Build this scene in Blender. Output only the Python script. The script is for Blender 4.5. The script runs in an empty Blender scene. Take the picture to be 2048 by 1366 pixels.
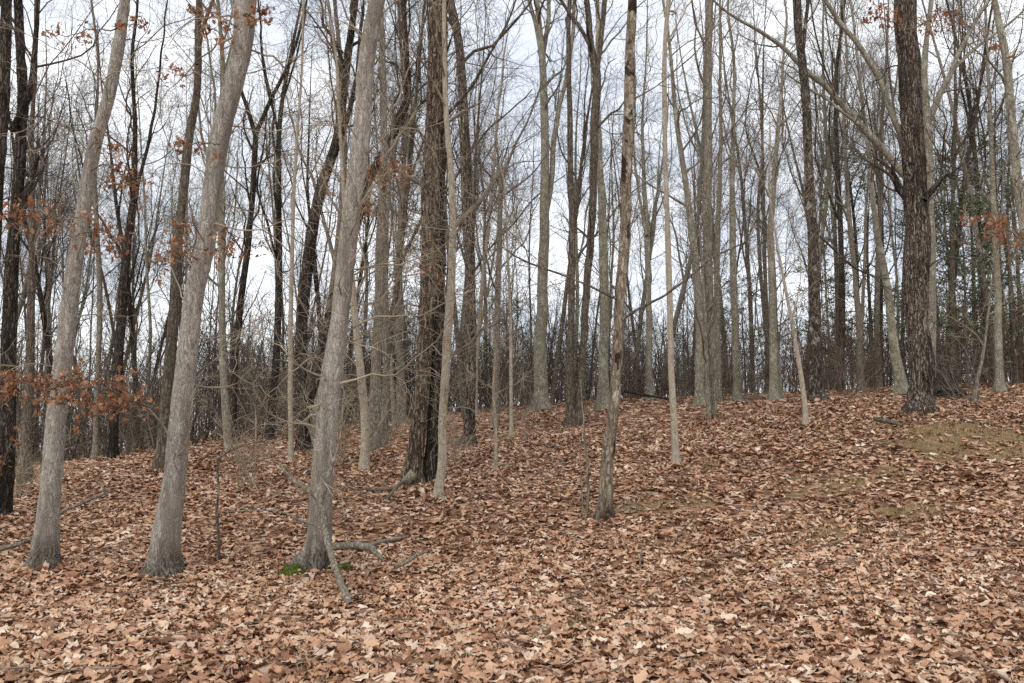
import bpy, math
import numpy as np

# ----------------------------------------------------------------------------
# camera, sky, sun, exposure
# ----------------------------------------------------------------------------
SC = bpy.context.scene
COL = SC.collection
F_PX = 1653.0                      # focal length in pixels of the 2048 px wide photograph
PITCH = math.radians(4.7)
EYE = np.array([0.0, 0.0, 1.6])

cam_data = bpy.data.cameras.new('camera')
cam_data.sensor_width = 36.0
cam_data.lens = F_PX / 2048.0 * 36.0
cam_data.clip_end = 2000.0
cam = bpy.data.objects.new('camera', cam_data)
COL.objects.link(cam)
cam.location = EYE
cam.rotation_euler = (math.radians(90) + PITCH, 0, 0)
SC.camera = cam

SUN_EL, SUN_AZ = math.radians(42), math.radians(205)     # behind the camera and to the left
world = bpy.data.worlds.new('World')
SC.world = world
world.use_nodes = True
wn, wl = world.node_tree.nodes, world.node_tree.links
wn.clear()
w_out = wn.new('ShaderNodeOutputWorld')
w_bg = wn.new('ShaderNodeBackground'); w_bg.inputs['Strength'].default_value = 0.1
w_sky = wn.new('ShaderNodeTexSky'); w_sky.sky_type = 'NISHITA'; w_sky.sun_disc = False
w_sky.sun_elevation = SUN_EL; w_sky.sun_rotation = SUN_AZ
w_co = wn.new('ShaderNodeTexCoord')
w_map = wn.new('ShaderNodeMapping'); w_map.inputs['Scale'].default_value = (1.0, 1.0, 2.6)
w_n = wn.new('ShaderNodeTexNoise'); w_n.inputs['Scale'].default_value = 2.8
w_n.inputs['Detail'].default_value = 7; w_n.inputs['Roughness'].default_value = 0.55
w_r = wn.new('ShaderNodeValToRGB')
w_r.color_ramp.elements[0].position = 0.38; w_r.color_ramp.elements[0].color = (6.9, 7.4, 8.3, 1)
w_r.color_ramp.elements[1].position = 0.62; w_r.color_ramp.elements[1].color = (11.0, 11.2, 11.4, 1)
w_mix = wn.new('ShaderNodeMix'); w_mix.data_type = 'RGBA'; w_mix.inputs[0].default_value = 0.88
wl.new(w_co.outputs['Generated'], w_map.inputs['Vector']); wl.new(w_map.outputs[0], w_n.inputs['Vector'])
wl.new(w_n.outputs['Fac'], w_r.inputs[0])
wl.new(w_sky.outputs[0], w_mix.inputs[6]); wl.new(w_r.outputs[0], w_mix.inputs[7])
wl.new(w_mix.outputs[2], w_bg.inputs['Color']); wl.new(w_bg.outputs[0], w_out.inputs['Surface'])

sun_d = bpy.data.lights.new('sun', 'SUN')
sun_d.energy = 1.1; sun_d.angle = math.radians(28); sun_d.color = (1.0, 0.95, 0.88)
sun = bpy.data.objects.new('sun', sun_d); COL.objects.link(sun)
sun.rotation_euler = (math.radians(90) - SUN_EL, 0, math.radians(-25))

SC.view_settings.view_transform = 'Standard'
SC.view_settings.look = 'None'
SC.view_settings.gamma = 1.0
SC.view_settings.use_curve_mapping = False
SC.view_settings.exposure = 0.52
SC.cycles.max_bounces = 4
SC.cycles.diffuse_bounces = 3
SC.cycles.glossy_bounces = 1
SC.cycles.transmission_bounces = 2
SC.cycles.use_denoising = False

# ----------------------------------------------------------------------------
# numeric helpers
# ----------------------------------------------------------------------------
CT, ST = math.cos(PITCH), math.sin(PITCH)
def px(x, y, d):
    """the point at world depth Y = d that the photograph shows at pixel (x, y)"""
    a = (x - 1024.0) / F_PX; b = (683.0 - y) / F_PX
    v = np.array([a, CT - b * ST, ST + b * CT])
    return EYE + v * (d / v[1])
def px_radius(w, d, x=1024.0):
    a = (x - 1024.0) / F_PX          # a round trunk off the axis of the lens shows wider
    return 0.5 * w * d / F_PX / math.sqrt(1 + a * a)

def _hash(ix, iy, iz, seed):
    h = (ix * 374761393 + iy * 668265263 + iz * 2147483647 + seed * 974711) & 0xFFFFFFFF
    h = ((h ^ (h >> 13)) * 1274126177) & 0xFFFFFFFF
    h = h ^ (h >> 16)
    return (h & 0xFFFFFF) / float(0xFFFFFF)
def vnoise(p, seed=0):
    """value noise in -1..1 at points p (..., 3)"""
    p = np.asarray(p, float)
    i = np.floor(p).astype(np.int64); f = p - i
    f = f * f * (3 - 2 * f)
    r = 0
    for dx in (0, 1):
        wx = f[..., 0] if dx else 1 - f[..., 0]
        for dy in (0, 1):
            wy = f[..., 1] if dy else 1 - f[..., 1]
            for dz in (0, 1):
                wz = f[..., 2] if dz else 1 - f[..., 2]
                r = r + wx * wy * wz * _hash(i[..., 0] + dx, i[..., 1] + dy, i[..., 2] + dz, seed)
    return r * 2 - 1
def unit(v):
    return v / (np.linalg.norm(v, axis=-1, keepdims=True) + 1e-9)

class Geo:
    """collects vertices and faces (quads and triangles)"""
    def __init__(s): s.v = []; s.q = []; s.t = []; s.n = 0
    def add(s, v, quads=None, tris=None):
        s.v.append(np.asarray(v, np.float32).reshape(-1, 3))
        if quads is not None and len(quads): s.q.append(np.asarray(quads, np.int64) + s.n)
        if tris is not None and len(tris): s.t.append(np.asarray(tris, np.int64) + s.n)
        s.n += len(s.v[-1])
    def mesh(s, name, smooth=True):
        me = bpy.data.meshes.new(name)
        v = np.concatenate(s.v) if s.v else np.zeros((0, 3), np.float32)
        q = np.concatenate(s.q) if s.q else np.zeros((0, 4), np.int64)
        t = np.concatenate(s.t) if s.t else np.zeros((0, 3), np.int64)
        me.vertices.add(len(v)); me.vertices.foreach_set('co', v.ravel())
        nl = len(q) * 4 + len(t) * 3
        me.loops.add(nl)
        me.loops.foreach_set('vertex_index', np.concatenate([q.ravel(), t.ravel()]).astype(np.int32))
        npoly = len(q) + len(t)
        me.polygons.add(npoly)
        start = np.concatenate([np.arange(len(q)) * 4, len(q) * 4 + np.arange(len(t)) * 3]).astype(np.int32)
        me.polygons.foreach_set('loop_start', start)
        me.polygons.foreach_set('use_smooth', np.full(npoly, smooth))
        me.update(calc_edges=True); me.validate()
        return me
def obj(name, geo, mat, parent=None, loc=None, smooth=True):
    me = geo.mesh(name, smooth) if isinstance(geo, Geo) else geo
    if mat is not None and not me.materials: me.materials.append(mat)
    o = bpy.data.objects.new(name, me); COL.objects.link(o)
    if parent is not None: o.parent = parent
    if loc is not None: o.location = loc
    return o
def thing(name, label, cat, loc=(0, 0, 0), group=None):
    o = bpy.data.objects.new(name, None); COL.objects.link(o)
    o.location = loc; o.empty_display_size = 0.2
    o['label'] = label; o['category'] = cat
    if group: o['group'] = group
    return o

def tubes(geo, P, R, sides, phase=None):
    """P (N,K,3) polylines, R (N,K) radii -> tubes, all of one batch"""
    N, K, _ = P.shape
    if N == 0: return
    T = unit(np.gradient(P, axis=1))
    m = unit(P[:, -1] - P[:, 0])
    ref = np.zeros((N, 3)); ref[np.arange(N), np.argmin(np.abs(m), axis=1)] = 1
    U = unit(np.cross(T, ref[:, None, :])); V = np.cross(T, U)
    a = np.arange(sides) / sides * 2 * math.pi
    if phase is not None: a = a + phase
    ring = U[:, :, None, :] * np.cos(a)[:, None] + V[:, :, None, :] * np.sin(a)[:, None]
    v = P[:, :, None, :] + ring * R[:, :, None, None]
    i, k, s = np.meshgrid(np.arange(N), np.arange(K - 1), np.arange(sides), indexing='ij')
    base = i * K * sides
    s2 = (s + 1) % sides
    q = np.stack([base + k * sides + s, base + k * sides + s2, base + (k + 1) * sides + s2, base + (k + 1) * sides + s], -1)
    geo.add(v, quads=q.reshape(-1, 4))

def resample(pts, rad, step):
    """smooth (Catmull-Rom) resampling of one path"""
    pts = np.asarray(pts, float); rad = np.asarray(rad, float)
    seg = np.linalg.norm(np.diff(pts, axis=0), axis=1)
    s = np.concatenate([[0], np.cumsum(seg)])
    n = max(3, int(s[-1] / step) + 1)
    t = np.linspace(0, s[-1], n)
    def cr(val):
        m = np.gradient(val, s, axis=0)
        k = np.clip(np.searchsorted(s, t, side='right') - 1, 0, len(s) - 2)
        h = (s[k + 1] - s[k]); u = (t - s[k]) / h
        if val.ndim == 2: h = h[:, None]; u = u[:, None]
        a, b = val[k], val[k + 1]
        return (2*u**3 - 3*u**2 + 1)*a + (u**3 - 2*u**2 + u)*h*m[k] + (-2*u**3 + 3*u**2)*b + (u**3 - u**2)*h*m[k + 1]
    return cr(pts), np.maximum(np.interp(t, s, rad), 0.002)

def grow(rng, P, R, count, t0, t1, length, ang, K, ratio=0.6, wig=0.25, trop=0.12, rmin=0.004, shrink=0.5, rmax=9.0, tip=0.3, flat=0.0):
    """children of the polylines P (N,K0,3): (M,K,3), (M,K); M = N*count"""
    N, K0, _ = P.shape
    if N == 0 or count == 0: return np.zeros((0, K, 3)), np.zeros((0, K))
    idx = np.repeat(np.arange(N), count)
    st = np.tile((np.arange(count) + 0.5) / count, N) + rng.uniform(-0.5, 0.5, N * count) / count
    t = t0 + (t1 - t0) * np.clip(st, 0, 1)
    f = t * (K0 - 1); k = np.minimum(f.astype(int), K0 - 2); u = (f - k)
    p = P[idx, k] * (1 - u)[:, None] + P[idx, k + 1] * u[:, None]
    rp = R[idx, k] * (1 - u) + R[idx, k + 1] * u
    tan = unit(P[idx, k + 1] - P[idx, k])
    rnd = rng.normal(size=tan.shape)
    if flat: rnd[:, 2] *= (1 - flat)
    perp = unit(rnd - (rnd * tan).sum(1, keepdims=True) * tan)
    an = rng.uniform(ang[0], ang[1], len(t))[:, None]
    d = unit(np.cos(an) * tan + np.sin(an) * perp)
    L = rng.uniform(length[0], length[1], len(t)) * (1 - shrink * t)
    r0 = np.clip(rp * ratio * rng.uniform(0.6, 1.0, len(t)), rmin, rmax)
    out = np.zeros((len(t), K, 3)); out[:, 0] = p
    up = np.array([0, 0, 1.0])
    for i in range(1, K):
        d = unit(d + wig * rng.normal(size=d.shape) + trop * up)
        out[:, i] = out[:, i - 1] + d * (L / (K - 1))[:, None]
    w = np.linspace(0, 1, K)[None, :]
    rad = np.maximum(r0[:, None] * (1 - (1 - tip) * w), rmin * (1 - 0.45 * w))
    return out, rad

# ----------------------------------------------------------------------------
# procedural materials
# ----------------------------------------------------------------------------
def lin(r, g, b):
    f = lambda c: ((c / 255 + 0.055) / 1.055) ** 2.4 if c > 10 else c / 255 / 12.92
    return (f(r), f(g), f(b), 1.0)
class NT:
    def __init__(s, name, rough=0.85, spec=0.15):
        s.m = bpy.data.materials.new(name); s.m.use_nodes = True
        s.n, s.l = s.m.node_tree.nodes, s.m.node_tree.links
        s.b = s.n['Principled BSDF']
        s.b.inputs['Roughness'].default_value = rough
        s.b.inputs['Specular IOR Level'].default_value = spec
        s.co = s.n.new('ShaderNodeTexCoord')
    def map(s, sc, out='Object', src=None):
        m = s.n.new('ShaderNodeMapping'); m.inputs['Scale'].default_value = sc
        s.l.new(src if src is not None else s.co.outputs[out], m.inputs['Vector']); return m.outputs[0]
    def noise(s, vec, scale, detail=5, rough=0.6, dist=0.0):
        t = s.n.new('ShaderNodeTexNoise'); t.inputs['Scale'].default_value = scale
        t.inputs['Detail'].default_value = detail; t.inputs['Roughness'].default_value = rough
        t.inputs['Distortion'].default_value = dist
        s.l.new(vec, t.inputs['Vector']); return t.outputs['Fac']
    def voro(s, vec, scale, feature='F1', out='Distance', rnd=1.0):
        t = s.n.new('ShaderNodeTexVoronoi'); t.feature = feature; t.inputs['Scale'].default_value = scale
        t.inputs['Randomness'].default_value = rnd
        s.l.new(vec, t.inputs['Vector']); return t.outputs[out]
    def ramp(s, fac, stops, interp='LINEAR'):
        r = s.n.new('ShaderNodeValToRGB'); r.color_ramp.interpolation = interp
        e = r.color_ramp.elements
        while len(e) < len(stops): e.new(0.5)
        for i, (p, c) in enumerate(stops):
            e[i].position = p; e[i].color = c if len(c) == 4 else (*c, 1)
        s.l.new(fac, r.inputs[0]); return r.outputs[0]
    def mix(s, fac, a, b, mode='MIX'):
        m = s.n.new('ShaderNodeMix'); m.data_type = 'RGBA'; m.blend_type = mode
        for sock, v in ((m.inputs[0], fac), (m.inputs[6], a), (m.inputs[7], b)):
            if hasattr(v, 'is_output'): s.l.new(v, sock)
            else: sock.default_value = v
        return m.outputs[2]
    def math(s, op, a, b=0.0):
        m = s.n.new('ShaderNodeMath'); m.operation = op
        for sock, v in ((m.inputs[0], a), (m.inputs[1], b)):
            if hasattr(v, 'is_output'): s.l.new(v, sock)
            else: sock.default_value = v
        return m.outputs[0]
    def bump(s, h, dist, strength=1.0):
        b = s.n.new('ShaderNodeBump'); b.inputs['Distance'].default_value = dist; b.inputs['Strength'].default_value = strength
        s.l.new(h, b.inputs['Height']); s.l.new(b.outputs[0], s.b.inputs['Normal'])
    def color(s, c): s.l.new(c, s.b.inputs['Base Color'])

def bark(name, light, mid, dark, fine=26.0, stretch=0.2, furrow=0.5, lichen=None, lich_amt=0.5, blotch=None, blotch_at=0.66, base=None, bump=0.015, flake=0.5, streak=None, con=1.0):
    t = NT(name, 0.92, 0.1)
    v = t.map((1, 1, stretch))
    wv = t.n.new('ShaderNodeVectorMath'); wv.operation = 'ADD'          # break the straight grain
    nz = t.n.new('ShaderNodeTexNoise'); nz.inputs['Scale'].default_value = 9.0; nz.inputs['Detail'].default_value = 3
    t.l.new(t.map((1, 1, 0.5)), nz.inputs['Vector'])
    sc = t.n.new('ShaderNodeVectorMath'); sc.operation = 'SCALE'; sc.inputs['Scale'].default_value = 0.11
    t.l.new(nz.outputs['Color'], sc.inputs[0]); t.l.new(v, wv.inputs[0]); t.l.new(sc.outputs[0], wv.inputs[1]); v = wv.outputs[0]
    n1 = t.noise(v, fine, 6, 0.7, 0.3)
    n2 = t.noise(t.map((1, 1, 0.6)), 3.0, 4, 0.6)
    e = t.voro(v, fine * 0.8, 'DISTANCE_TO_EDGE')
    crack = t.ramp(e, [(0.02, (0, 0, 0)), (0.20, (1, 1, 1))])
    cellc = t.voro(v, fine * 0.8, 'F1', 'Color'); sp = t.n.new('ShaderNodeSeparateColor'); t.l.new(cellc, sp.inputs[0])
    h = t.math('ADD', t.math('MULTIPLY', n1, 0.6), t.math('ADD', t.math('MULTIPLY', crack, 0.6 * furrow), t.math('MULTIPLY', sp.outputs[1], 0.35 * flake)))
    c = t.ramp(n1, [(0.48 - 0.14 * con, dark), (0.48, mid), (0.48 + 0.14 * con, light)])
    c = t.mix(t.math('MULTIPLY', sp.outputs[0], flake), c, t.mix(t.ramp(sp.outputs[2], [(0.45, (0, 0, 0)), (0.55, (1, 1, 1))]), mid, light))
    c = t.mix(t.math('MULTIPLY', t.math('SUBTRACT', 1.0, crack), furrow), c, dark)
    c = t.mix(t.ramp(n2, [(0.45, (0, 0, 0)), (0.7, (0.4, 0.4, 0.4))]), c, mid)
    if streak is not None:        # long wet streaks down the bark
        ns = t.noise(t.map((1, 1, 0.12)), 5.0, 4, 0.6)
        c = t.mix(t.ramp(ns, [(0.50, (0, 0, 0)), (0.62, (0.75, 0.75, 0.75))]), c, streak)
    if lichen is not None:
        nl = t.noise(t.map((1, 1, 0.7)), 5.5, 6, 0.7)
        c = t.mix(t.ramp(nl, [(0.62 - 0.2 * lich_amt, (0, 0, 0)), (0.72 - 0.18 * lich_amt, (0.75, 0.75, 0.75))]), c, lichen)
    if blotch is not None:
        nb = t.noise(t.map((1, 1, 0.6)), 5.0, 4, 0.65)
        c = t.mix(t.ramp(nb, [(blotch_at - 0.03, (0, 0, 0)), (blotch_at + 0.02, (0.95, 0.95, 0.95))]), c, blotch)
    if base is not None:          # damp foot of the trunk with a ragged upper edge
        sep = t.n.new('ShaderNodeSeparateXYZ'); t.l.new(t.co.outputs['Object'], sep.inputs[0])
        ragged = t.math('ADD', t.math('ADD', sep.outputs[2], 0.42), t.math('MULTIPLY', t.noise(t.map((1, 1, 0.3)), 8.0, 6, 0.75), -0.6))
        c = t.mix(t.math('MULTIPLY', t.ramp(ragged, [(0.22, (1, 1, 1)), (0.50, (0, 0, 0))]), t.ramp(n1, [(0.40, (1, 1, 1)), (0.58, (0.45, 0.45, 0.45))])), c, base)
    t.color(c); t.bump(h, bump)
    return t.m

B = {}
B['pale'] = bark('bark_pale_flaky', lin(190, 184, 173), lin(150, 143, 132), lin(84, 76, 68), 52, 0.26, 0.3, lichen=lin(178, 178, 166), lich_amt=0.22, streak=lin(118, 109, 99), base=lin(52, 44, 33), bump=0.02, flake=0.6)
B['pale_thin'] = bark('bark_pale_smooth', lin(186, 177, 160), lin(160, 149, 132), lin(108, 97, 83), 40, 0.35, 0.25, lichen=lin(180, 180, 164), lich_amt=0.3, bump=0.008, flake=0.4)
B['ridged'] = bark('bark_ridged_brown', lin(172, 160, 145), lin(104, 91, 78), lin(30, 25, 22), 40, 0.08, 0.85, con=0.55, lichen=lin(150, 156, 136), lich_amt=0.05, bump=0.04, flake=0.3, streak=lin(46, 38, 33))
B['ridged_light'] = bark('bark_ridged_chunky', lin(156, 141, 123), lin(118, 103, 87), lin(46, 38, 32), 30, 0.14, 0.9, lichen=lin(150, 154, 136), lich_amt=0.1, bump=0.04, flake=0.4, con=0.7)
B['dark'] = bark('bark_dark_wet', lin(120, 112, 100), lin(76, 69, 61), lin(26, 23, 20), 36, 0.11, 0.85, lichen=lin(150, 152, 138), lich_amt=0.1, bump=0.035, flake=0.3, streak=lin(34, 28, 25))
B['lichen'] = bark('bark_lichen_grey', lin(168, 163, 146), lin(134, 128, 112), lin(80, 74, 63), 30, 0.28, 0.55, lichen=lin(172, 173, 154), lich_amt=0.5, bump=0.015, flake=0.5)
B['grey'] = bark('bark_grey', lin(164, 157, 142), lin(130, 122, 108), lin(74, 67, 58), 30, 0.24, 0.6, bump=0.018, flake=0.5)
B['brown'] = bark('bark_brown', lin(138, 128, 113), lin(102, 93, 81), lin(50, 44, 38), 30, 0.22, 0.7, bump=0.018, flake=0.5)
B['spotted'] = bark('bark_flaking_spotted', lin(178, 165, 146), lin(126, 113, 97), lin(58, 49, 41), 24, 0.3, 0.5, lichen=lin(196, 192, 174), lich_amt=0.25, blotch=lin(46, 34, 29), blotch_at=0.605, base=lin(46, 36, 30), bump=0.03, flake=0.7)
B['speckled'] = bark('bark_dark_speckled', lin(132, 123, 109), lin(80, 71, 63), lin(34, 29, 26), 26, 0.26, 0.8, lichen=lin(182, 180, 166), lich_amt=0.34, bump=0.025, flake=0.6)
def twigmat(name, a, b):
    t = NT(name, 0.9, 0.1)
    t.color(t.ramp(t.noise(t.map((1, 1, 1)), 3.0, 3), [(0.35, a), (0.65, b)])); return t.m
B['twig_pale'] = twigmat('twig_pale', lin(120, 106, 90), lin(172, 160, 140))
B['twig_brown'] = twigmat('twig_brown', lin(90, 83, 73), lin(138, 129, 115))
B['twig_dark'] = twigmat('twig_dark', lin(56, 50, 44), lin(100, 91, 80))
B['twig_grey'] = twigmat('twig_grey', lin(92, 86, 77), lin(148, 141, 128))
B['twig_red'] = twigmat('twig_reddish', lin(84, 68, 58), lin(126, 106, 92))

def leafmat(name, stops, random='island', trans=0.0):
    t = NT(name, 0.75, 0.2)
    if random == 'island':
        g = t.n.new('ShaderNodeNewGeometry'); fac = g.outputs['Random Per Island']
    else:
        g = t.n.new('ShaderNodeObjectInfo'); fac = g.outputs['Random']
    c = t.ramp(fac, stops)
    nv = t.noise(t.map((1, 1, 1)), 22.0, 4, 0.6)
    c = t.mix(1.0, c, t.ramp(nv, [(0.3, (0.74, 0.72, 0.70)), (0.62, (1.08, 1.07, 1.05))]), 'MULTIPLY')
    if random == 'island':       # drifts of damper, darker leaves between paler dry ones
        nd = t.noise(t.map((1, 1, 1)), 0.9, 4, 0.6)
        c = t.mix(1.0, c, t.ramp(nd, [(0.36, (0.80, 0.75, 0.71)), (0.52, (0.98, 0.98, 0.98)), (0.66, (1.05, 1.06, 1.08))]), 'MULTIPLY')
    t.color(c)
    t.bump(nv, 0.006, 0.6)
    if trans:
        tr = t.n.new('ShaderNodeBsdfTranslucent'); t.l.new(c, tr.inputs['Color'])
        mx = t.n.new('ShaderNodeMixShader'); mx.inputs[0].default_value = trans
        t.l.new(t.b.outputs[0], mx.inputs[1]); t.l.new(tr.outputs[0], mx.inputs[2])
        t.l.new(mx.outputs[0], t.n['Material Output'].inputs['Surface'])
    return t.m
LITTER = [(0.0, lin(111, 78, 60)), (0.08, lin(149, 110, 86)), (0.24, lin(175, 134, 107)), (0.42, lin(189, 149, 121)), (0.57, lin(199, 162, 133)),
          (0.69, lin(206, 172, 141)), (0.80, lin(194, 169, 151)), (0.91, lin(214, 189, 164)), (1.0, lin(228, 210, 189))]
M_LITTER = leafmat('leaf_litter', LITTER, 'island')
M_LEAF = leafmat('fallen_leaf', LITTER, 'object')
M_RUST = leafmat('clinging_oak_leaf', [(0.0, lin(122, 82, 58)), (0.35, lin(162, 114, 83)), (0.7, lin(184, 136, 103)), (1.0, lin(200, 160, 129))], 'object', 0.28)
M_RUST_I = leafmat('clinging_leaves', [(0.0, lin(122, 82, 58)), (0.35, lin(162, 114, 83)), (0.7, lin(184, 136, 103)), (1.0, lin(200, 160, 129))], 'island', 0.28)

# ----------------------------------------------------------------------------
# the ground: a slope that rises to the right and crests behind the first trees
# ----------------------------------------------------------------------------
CTRL = [(x, y, d) for (x, y, d) in [
    (0, 1340, 4.9), (512, 1340, 4.9), (1024, 1340, 5.0), (1536, 1338, 5.0), (2048, 1330, 5.0),
    (-300, 1340, 5.0), (2350, 1320, 5.0),
    (83, 1133, 8.5), (329, 1140, 8.4), (625, 1130, 8.5), (900, 1120, 8.4), (1207, 1040, 9.6), (1500, 1085, 8.6), (1800, 1060, 8.6), (2048, 1040, 8.6),
    (5, 1025, 11.8), (53, 972, 16), (222, 914, 20), (192, 915, 22), (100, 932, 30), (-250, 1000, 14), (-200, 945, 30),
    (467, 884, 24), (330, 905, 15.5), (582, 923, 14.5), (612, 905, 18), (400, 872, 32),
    (840, 965, 11.6), (877, 990, 10.8), (727, 935, 13.5), (748, 896, 15.0), (990, 950, 12.0), (937, 893, 16.5), (801, 845, 25), (800, 835, 34),
    (1022, 871, 16.5), (1150, 850, 19), (1081, 815, 25), (1208, 815, 23), (990, 840, 21), (1352, 926, 12.0), (1298, 797, 28), (1100, 806, 31),
    (1426, 832, 17.5), (1401, 806, 25), (1473, 801, 26), (1546, 800, 24), (1611, 846, 14.5), (1633, 799, 17.5), (1500, 788, 33),
    (1839, 816, 14.0), (1802, 787, 22), (1722, 782, 26), (1998, 780, 22), (1948, 808, 15.5), (2040, 850, 12.5), (1900, 768, 31), (2300, 760, 26), (2300, 830, 13),
    (100, 935, 45), (600, 860, 45), (1100, 825, 45), (1600, 810, 45), (2000, 795, 45)]]
_cp = np.array([px(*c) for c in CTRL])
_cp = np.concatenate([_cp, np.array([[-6, 0, 0.0], [0, 0, 0.0], [6, 0, 0.15], [-3, -6, 0.0], [3, -6, 0.0]])])
def _tps_k(r2): return 0.5 * r2 * np.log(r2 + 1e-6)
_A = _cp[:, :2]; _n = len(_A)
_K = _tps_k(((_A[:, None] - _A[None]) ** 2).sum(-1)) + 0.25 * np.eye(_n)
_Pm = np.concatenate([np.ones((_n, 1)), _A], 1)
_sol = np.linalg.solve(np.block([[_K, _Pm], [_Pm.T, np.zeros((3, 3))]]), np.concatenate([_cp[:, 2], np.zeros(3)]))
def ground_z(x, y):
    x = np.asarray(x, float); y = np.asarray(y, float)
    xc = np.clip(x, -26, 30); yc = np.clip(y, -4, 45)
    q = np.stack([xc.ravel(), yc.ravel()], -1)
    z = np.zeros(len(q))
    for s in range(0, len(q), 20000):
        b = q[s:s + 20000]
        z[s:s + 20000] = _tps_k(((b[:, None] - _A[None]) ** 2).sum(-1)) @ _sol[:_n] + _sol[_n] + b @ _sol[_n + 1:]
    z = z.reshape(x.shape)
    far = np.maximum(0, y - 45)
    z = z - 0.05 * far
    p = np.stack([x, y, np.zeros_like(x)], -1)
    return z - 0.05 + 0.035 * vnoise(p * 0.9, 3) + 0.018 * vnoise(p * 2.7, 4)
# bare, grassy or mossy patches where leaves lie thin: (pixel x, pixel y, depth, half width, half depth, amount)
PATCH = [(1930, 858, 12.2, 1.15, 1.0, 0.9), (1705, 925, 10.6, 0.62, 0.55, 0.9), (1800, 990, 9.4, 0.5, 0.28, 0.7), (1665, 1042, 8.8, 0.5, 0.25, 0.8),
         (1340, 1000, 10.2, 0.7, 0.35, 0.7), (1385, 925, 12.0, 0.4, 0.3, 0.7), (1175, 1005, 10.2, 0.3, 0.2, 0.5), (1165, 1245, 6.3, 0.22, 0.13, 0.9),
         (1110, 1280, 5.9, 0.30, 0.12, 0.55), (850, 1345, 5.2, 0.25, 0.12, 0.8), (1560, 1270, 6.0, 0.25, 0.12, 0.4), (1420, 1140, 7.6, 0.4, 0.15, 0.45),
         (1450, 828, 17, 0.9, 0.6, 0.6), (1770, 840, 13.5, 0.6, 0.4, 0.6), (600, 1335, 5.2, 0.3, 0.12, 0.45), (1900, 1230, 6.3, 0.25, 0.12, 0.35), (1500, 860, 14.5, 0.6, 0.3, 0.4)]
PATCH_W = [(*px(a, b, c)[:2], w, h, k) for a, b, c, w, h, k in PATCH]
def patch_at(x, y):
    m = np.zeros_like(x)
    p = np.stack([x, y, np.zeros_like(x)], -1)
    nz = 0.6 * vnoise(p * 2.6, 11) + 0.4 * vnoise(p * 6.3, 12)
    for cx, cy, w, h, k in PATCH_W:
        e = 1.35 - np.sqrt(((x - cx) / w) ** 2 + ((y - cy) / h) ** 2) + nz
        m = np.maximum(m, k * np.clip(e, 0, 1))
    return m

gx = np.concatenate([-np.geomspace(400, 30, 14), np.arange(-28, 32, 0.3), np.geomspace(33, 400, 14)])
gy = np.concatenate([-np.geomspace(200, 8, 8), np.arange(-6, 3, 1.0), np.arange(3, 16, 0.18), np.arange(16, 48, 0.4), np.geomspace(49, 900, 18)])
GX, GY = np.meshgrid(gx, gy, indexing='ij')
GZ = ground_z(GX, GY)
g = Geo()
ii, jj = np.meshgrid(np.arange(len(gx) - 1), np.arange(len(gy) - 1), indexing='ij')
ny = len(gy)
g.add(np.stack([GX, GY, GZ], -1), quads=np.stack([ii * ny + jj, (ii + 1) * ny + jj, (ii + 1) * ny + jj + 1, ii * ny + jj + 1], -1).reshape(-1, 4))
gm = g.mesh('ground')
att = gm.attributes.new('patch', 'FLOAT', 'POINT'); att.data.foreach_set('value', patch_at(GX, GY).astype(np.float32).ravel())

t = NT('forest_floor', 0.95, 0.05)
vo = t.map((1, 1, 1))
cell = t.voro(vo, 11.0, 'F1', 'Color', 1.0)
sepc = t.n.new('ShaderNodeSeparateColor'); t.l.new(cell, sepc.inputs[0])
lc = t.ramp(sepc.outputs[0], [(0.0, lin(78, 56, 44)), (0.3, lin(122, 90, 70)), (0.6, lin(158, 120, 96)), (0.85, lin(180, 142, 116)), (1.0, lin(200, 166, 140))])
nn = t.noise(vo, 6.0, 6, 0.65)
lc = t.mix(t.ramp(nn, [(0.42, (0, 0, 0)), (0.66, (0.8, 0.8, 0.8))]), lc, lin(104, 78, 61))
at_n = t.n.new('ShaderNodeAttribute'); at_n.attribute_name = 'patch'
gr = t.ramp(t.noise(vo, 9.0, 5, 0.7), [(0.35, lin(92, 80, 54)), (0.55, lin(136, 114, 84)), (0.72, lin(166, 138, 108))])
pf = t.ramp(t.math('ADD', at_n.outputs['Fac'], t.math('MULTIPLY', t.math('SUBTRACT', nn, 0.5), 0.5)), [(0.25, (0, 0, 0)), (0.5, (1, 1, 1))])
t.color(t.mix(pf, lc, gr)); t.bump(t.math('ADD', sepc.outputs[1], nn), 0.03)
ground = obj('ground', gm, t.m); ground['kind'] = 'structure'

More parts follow.
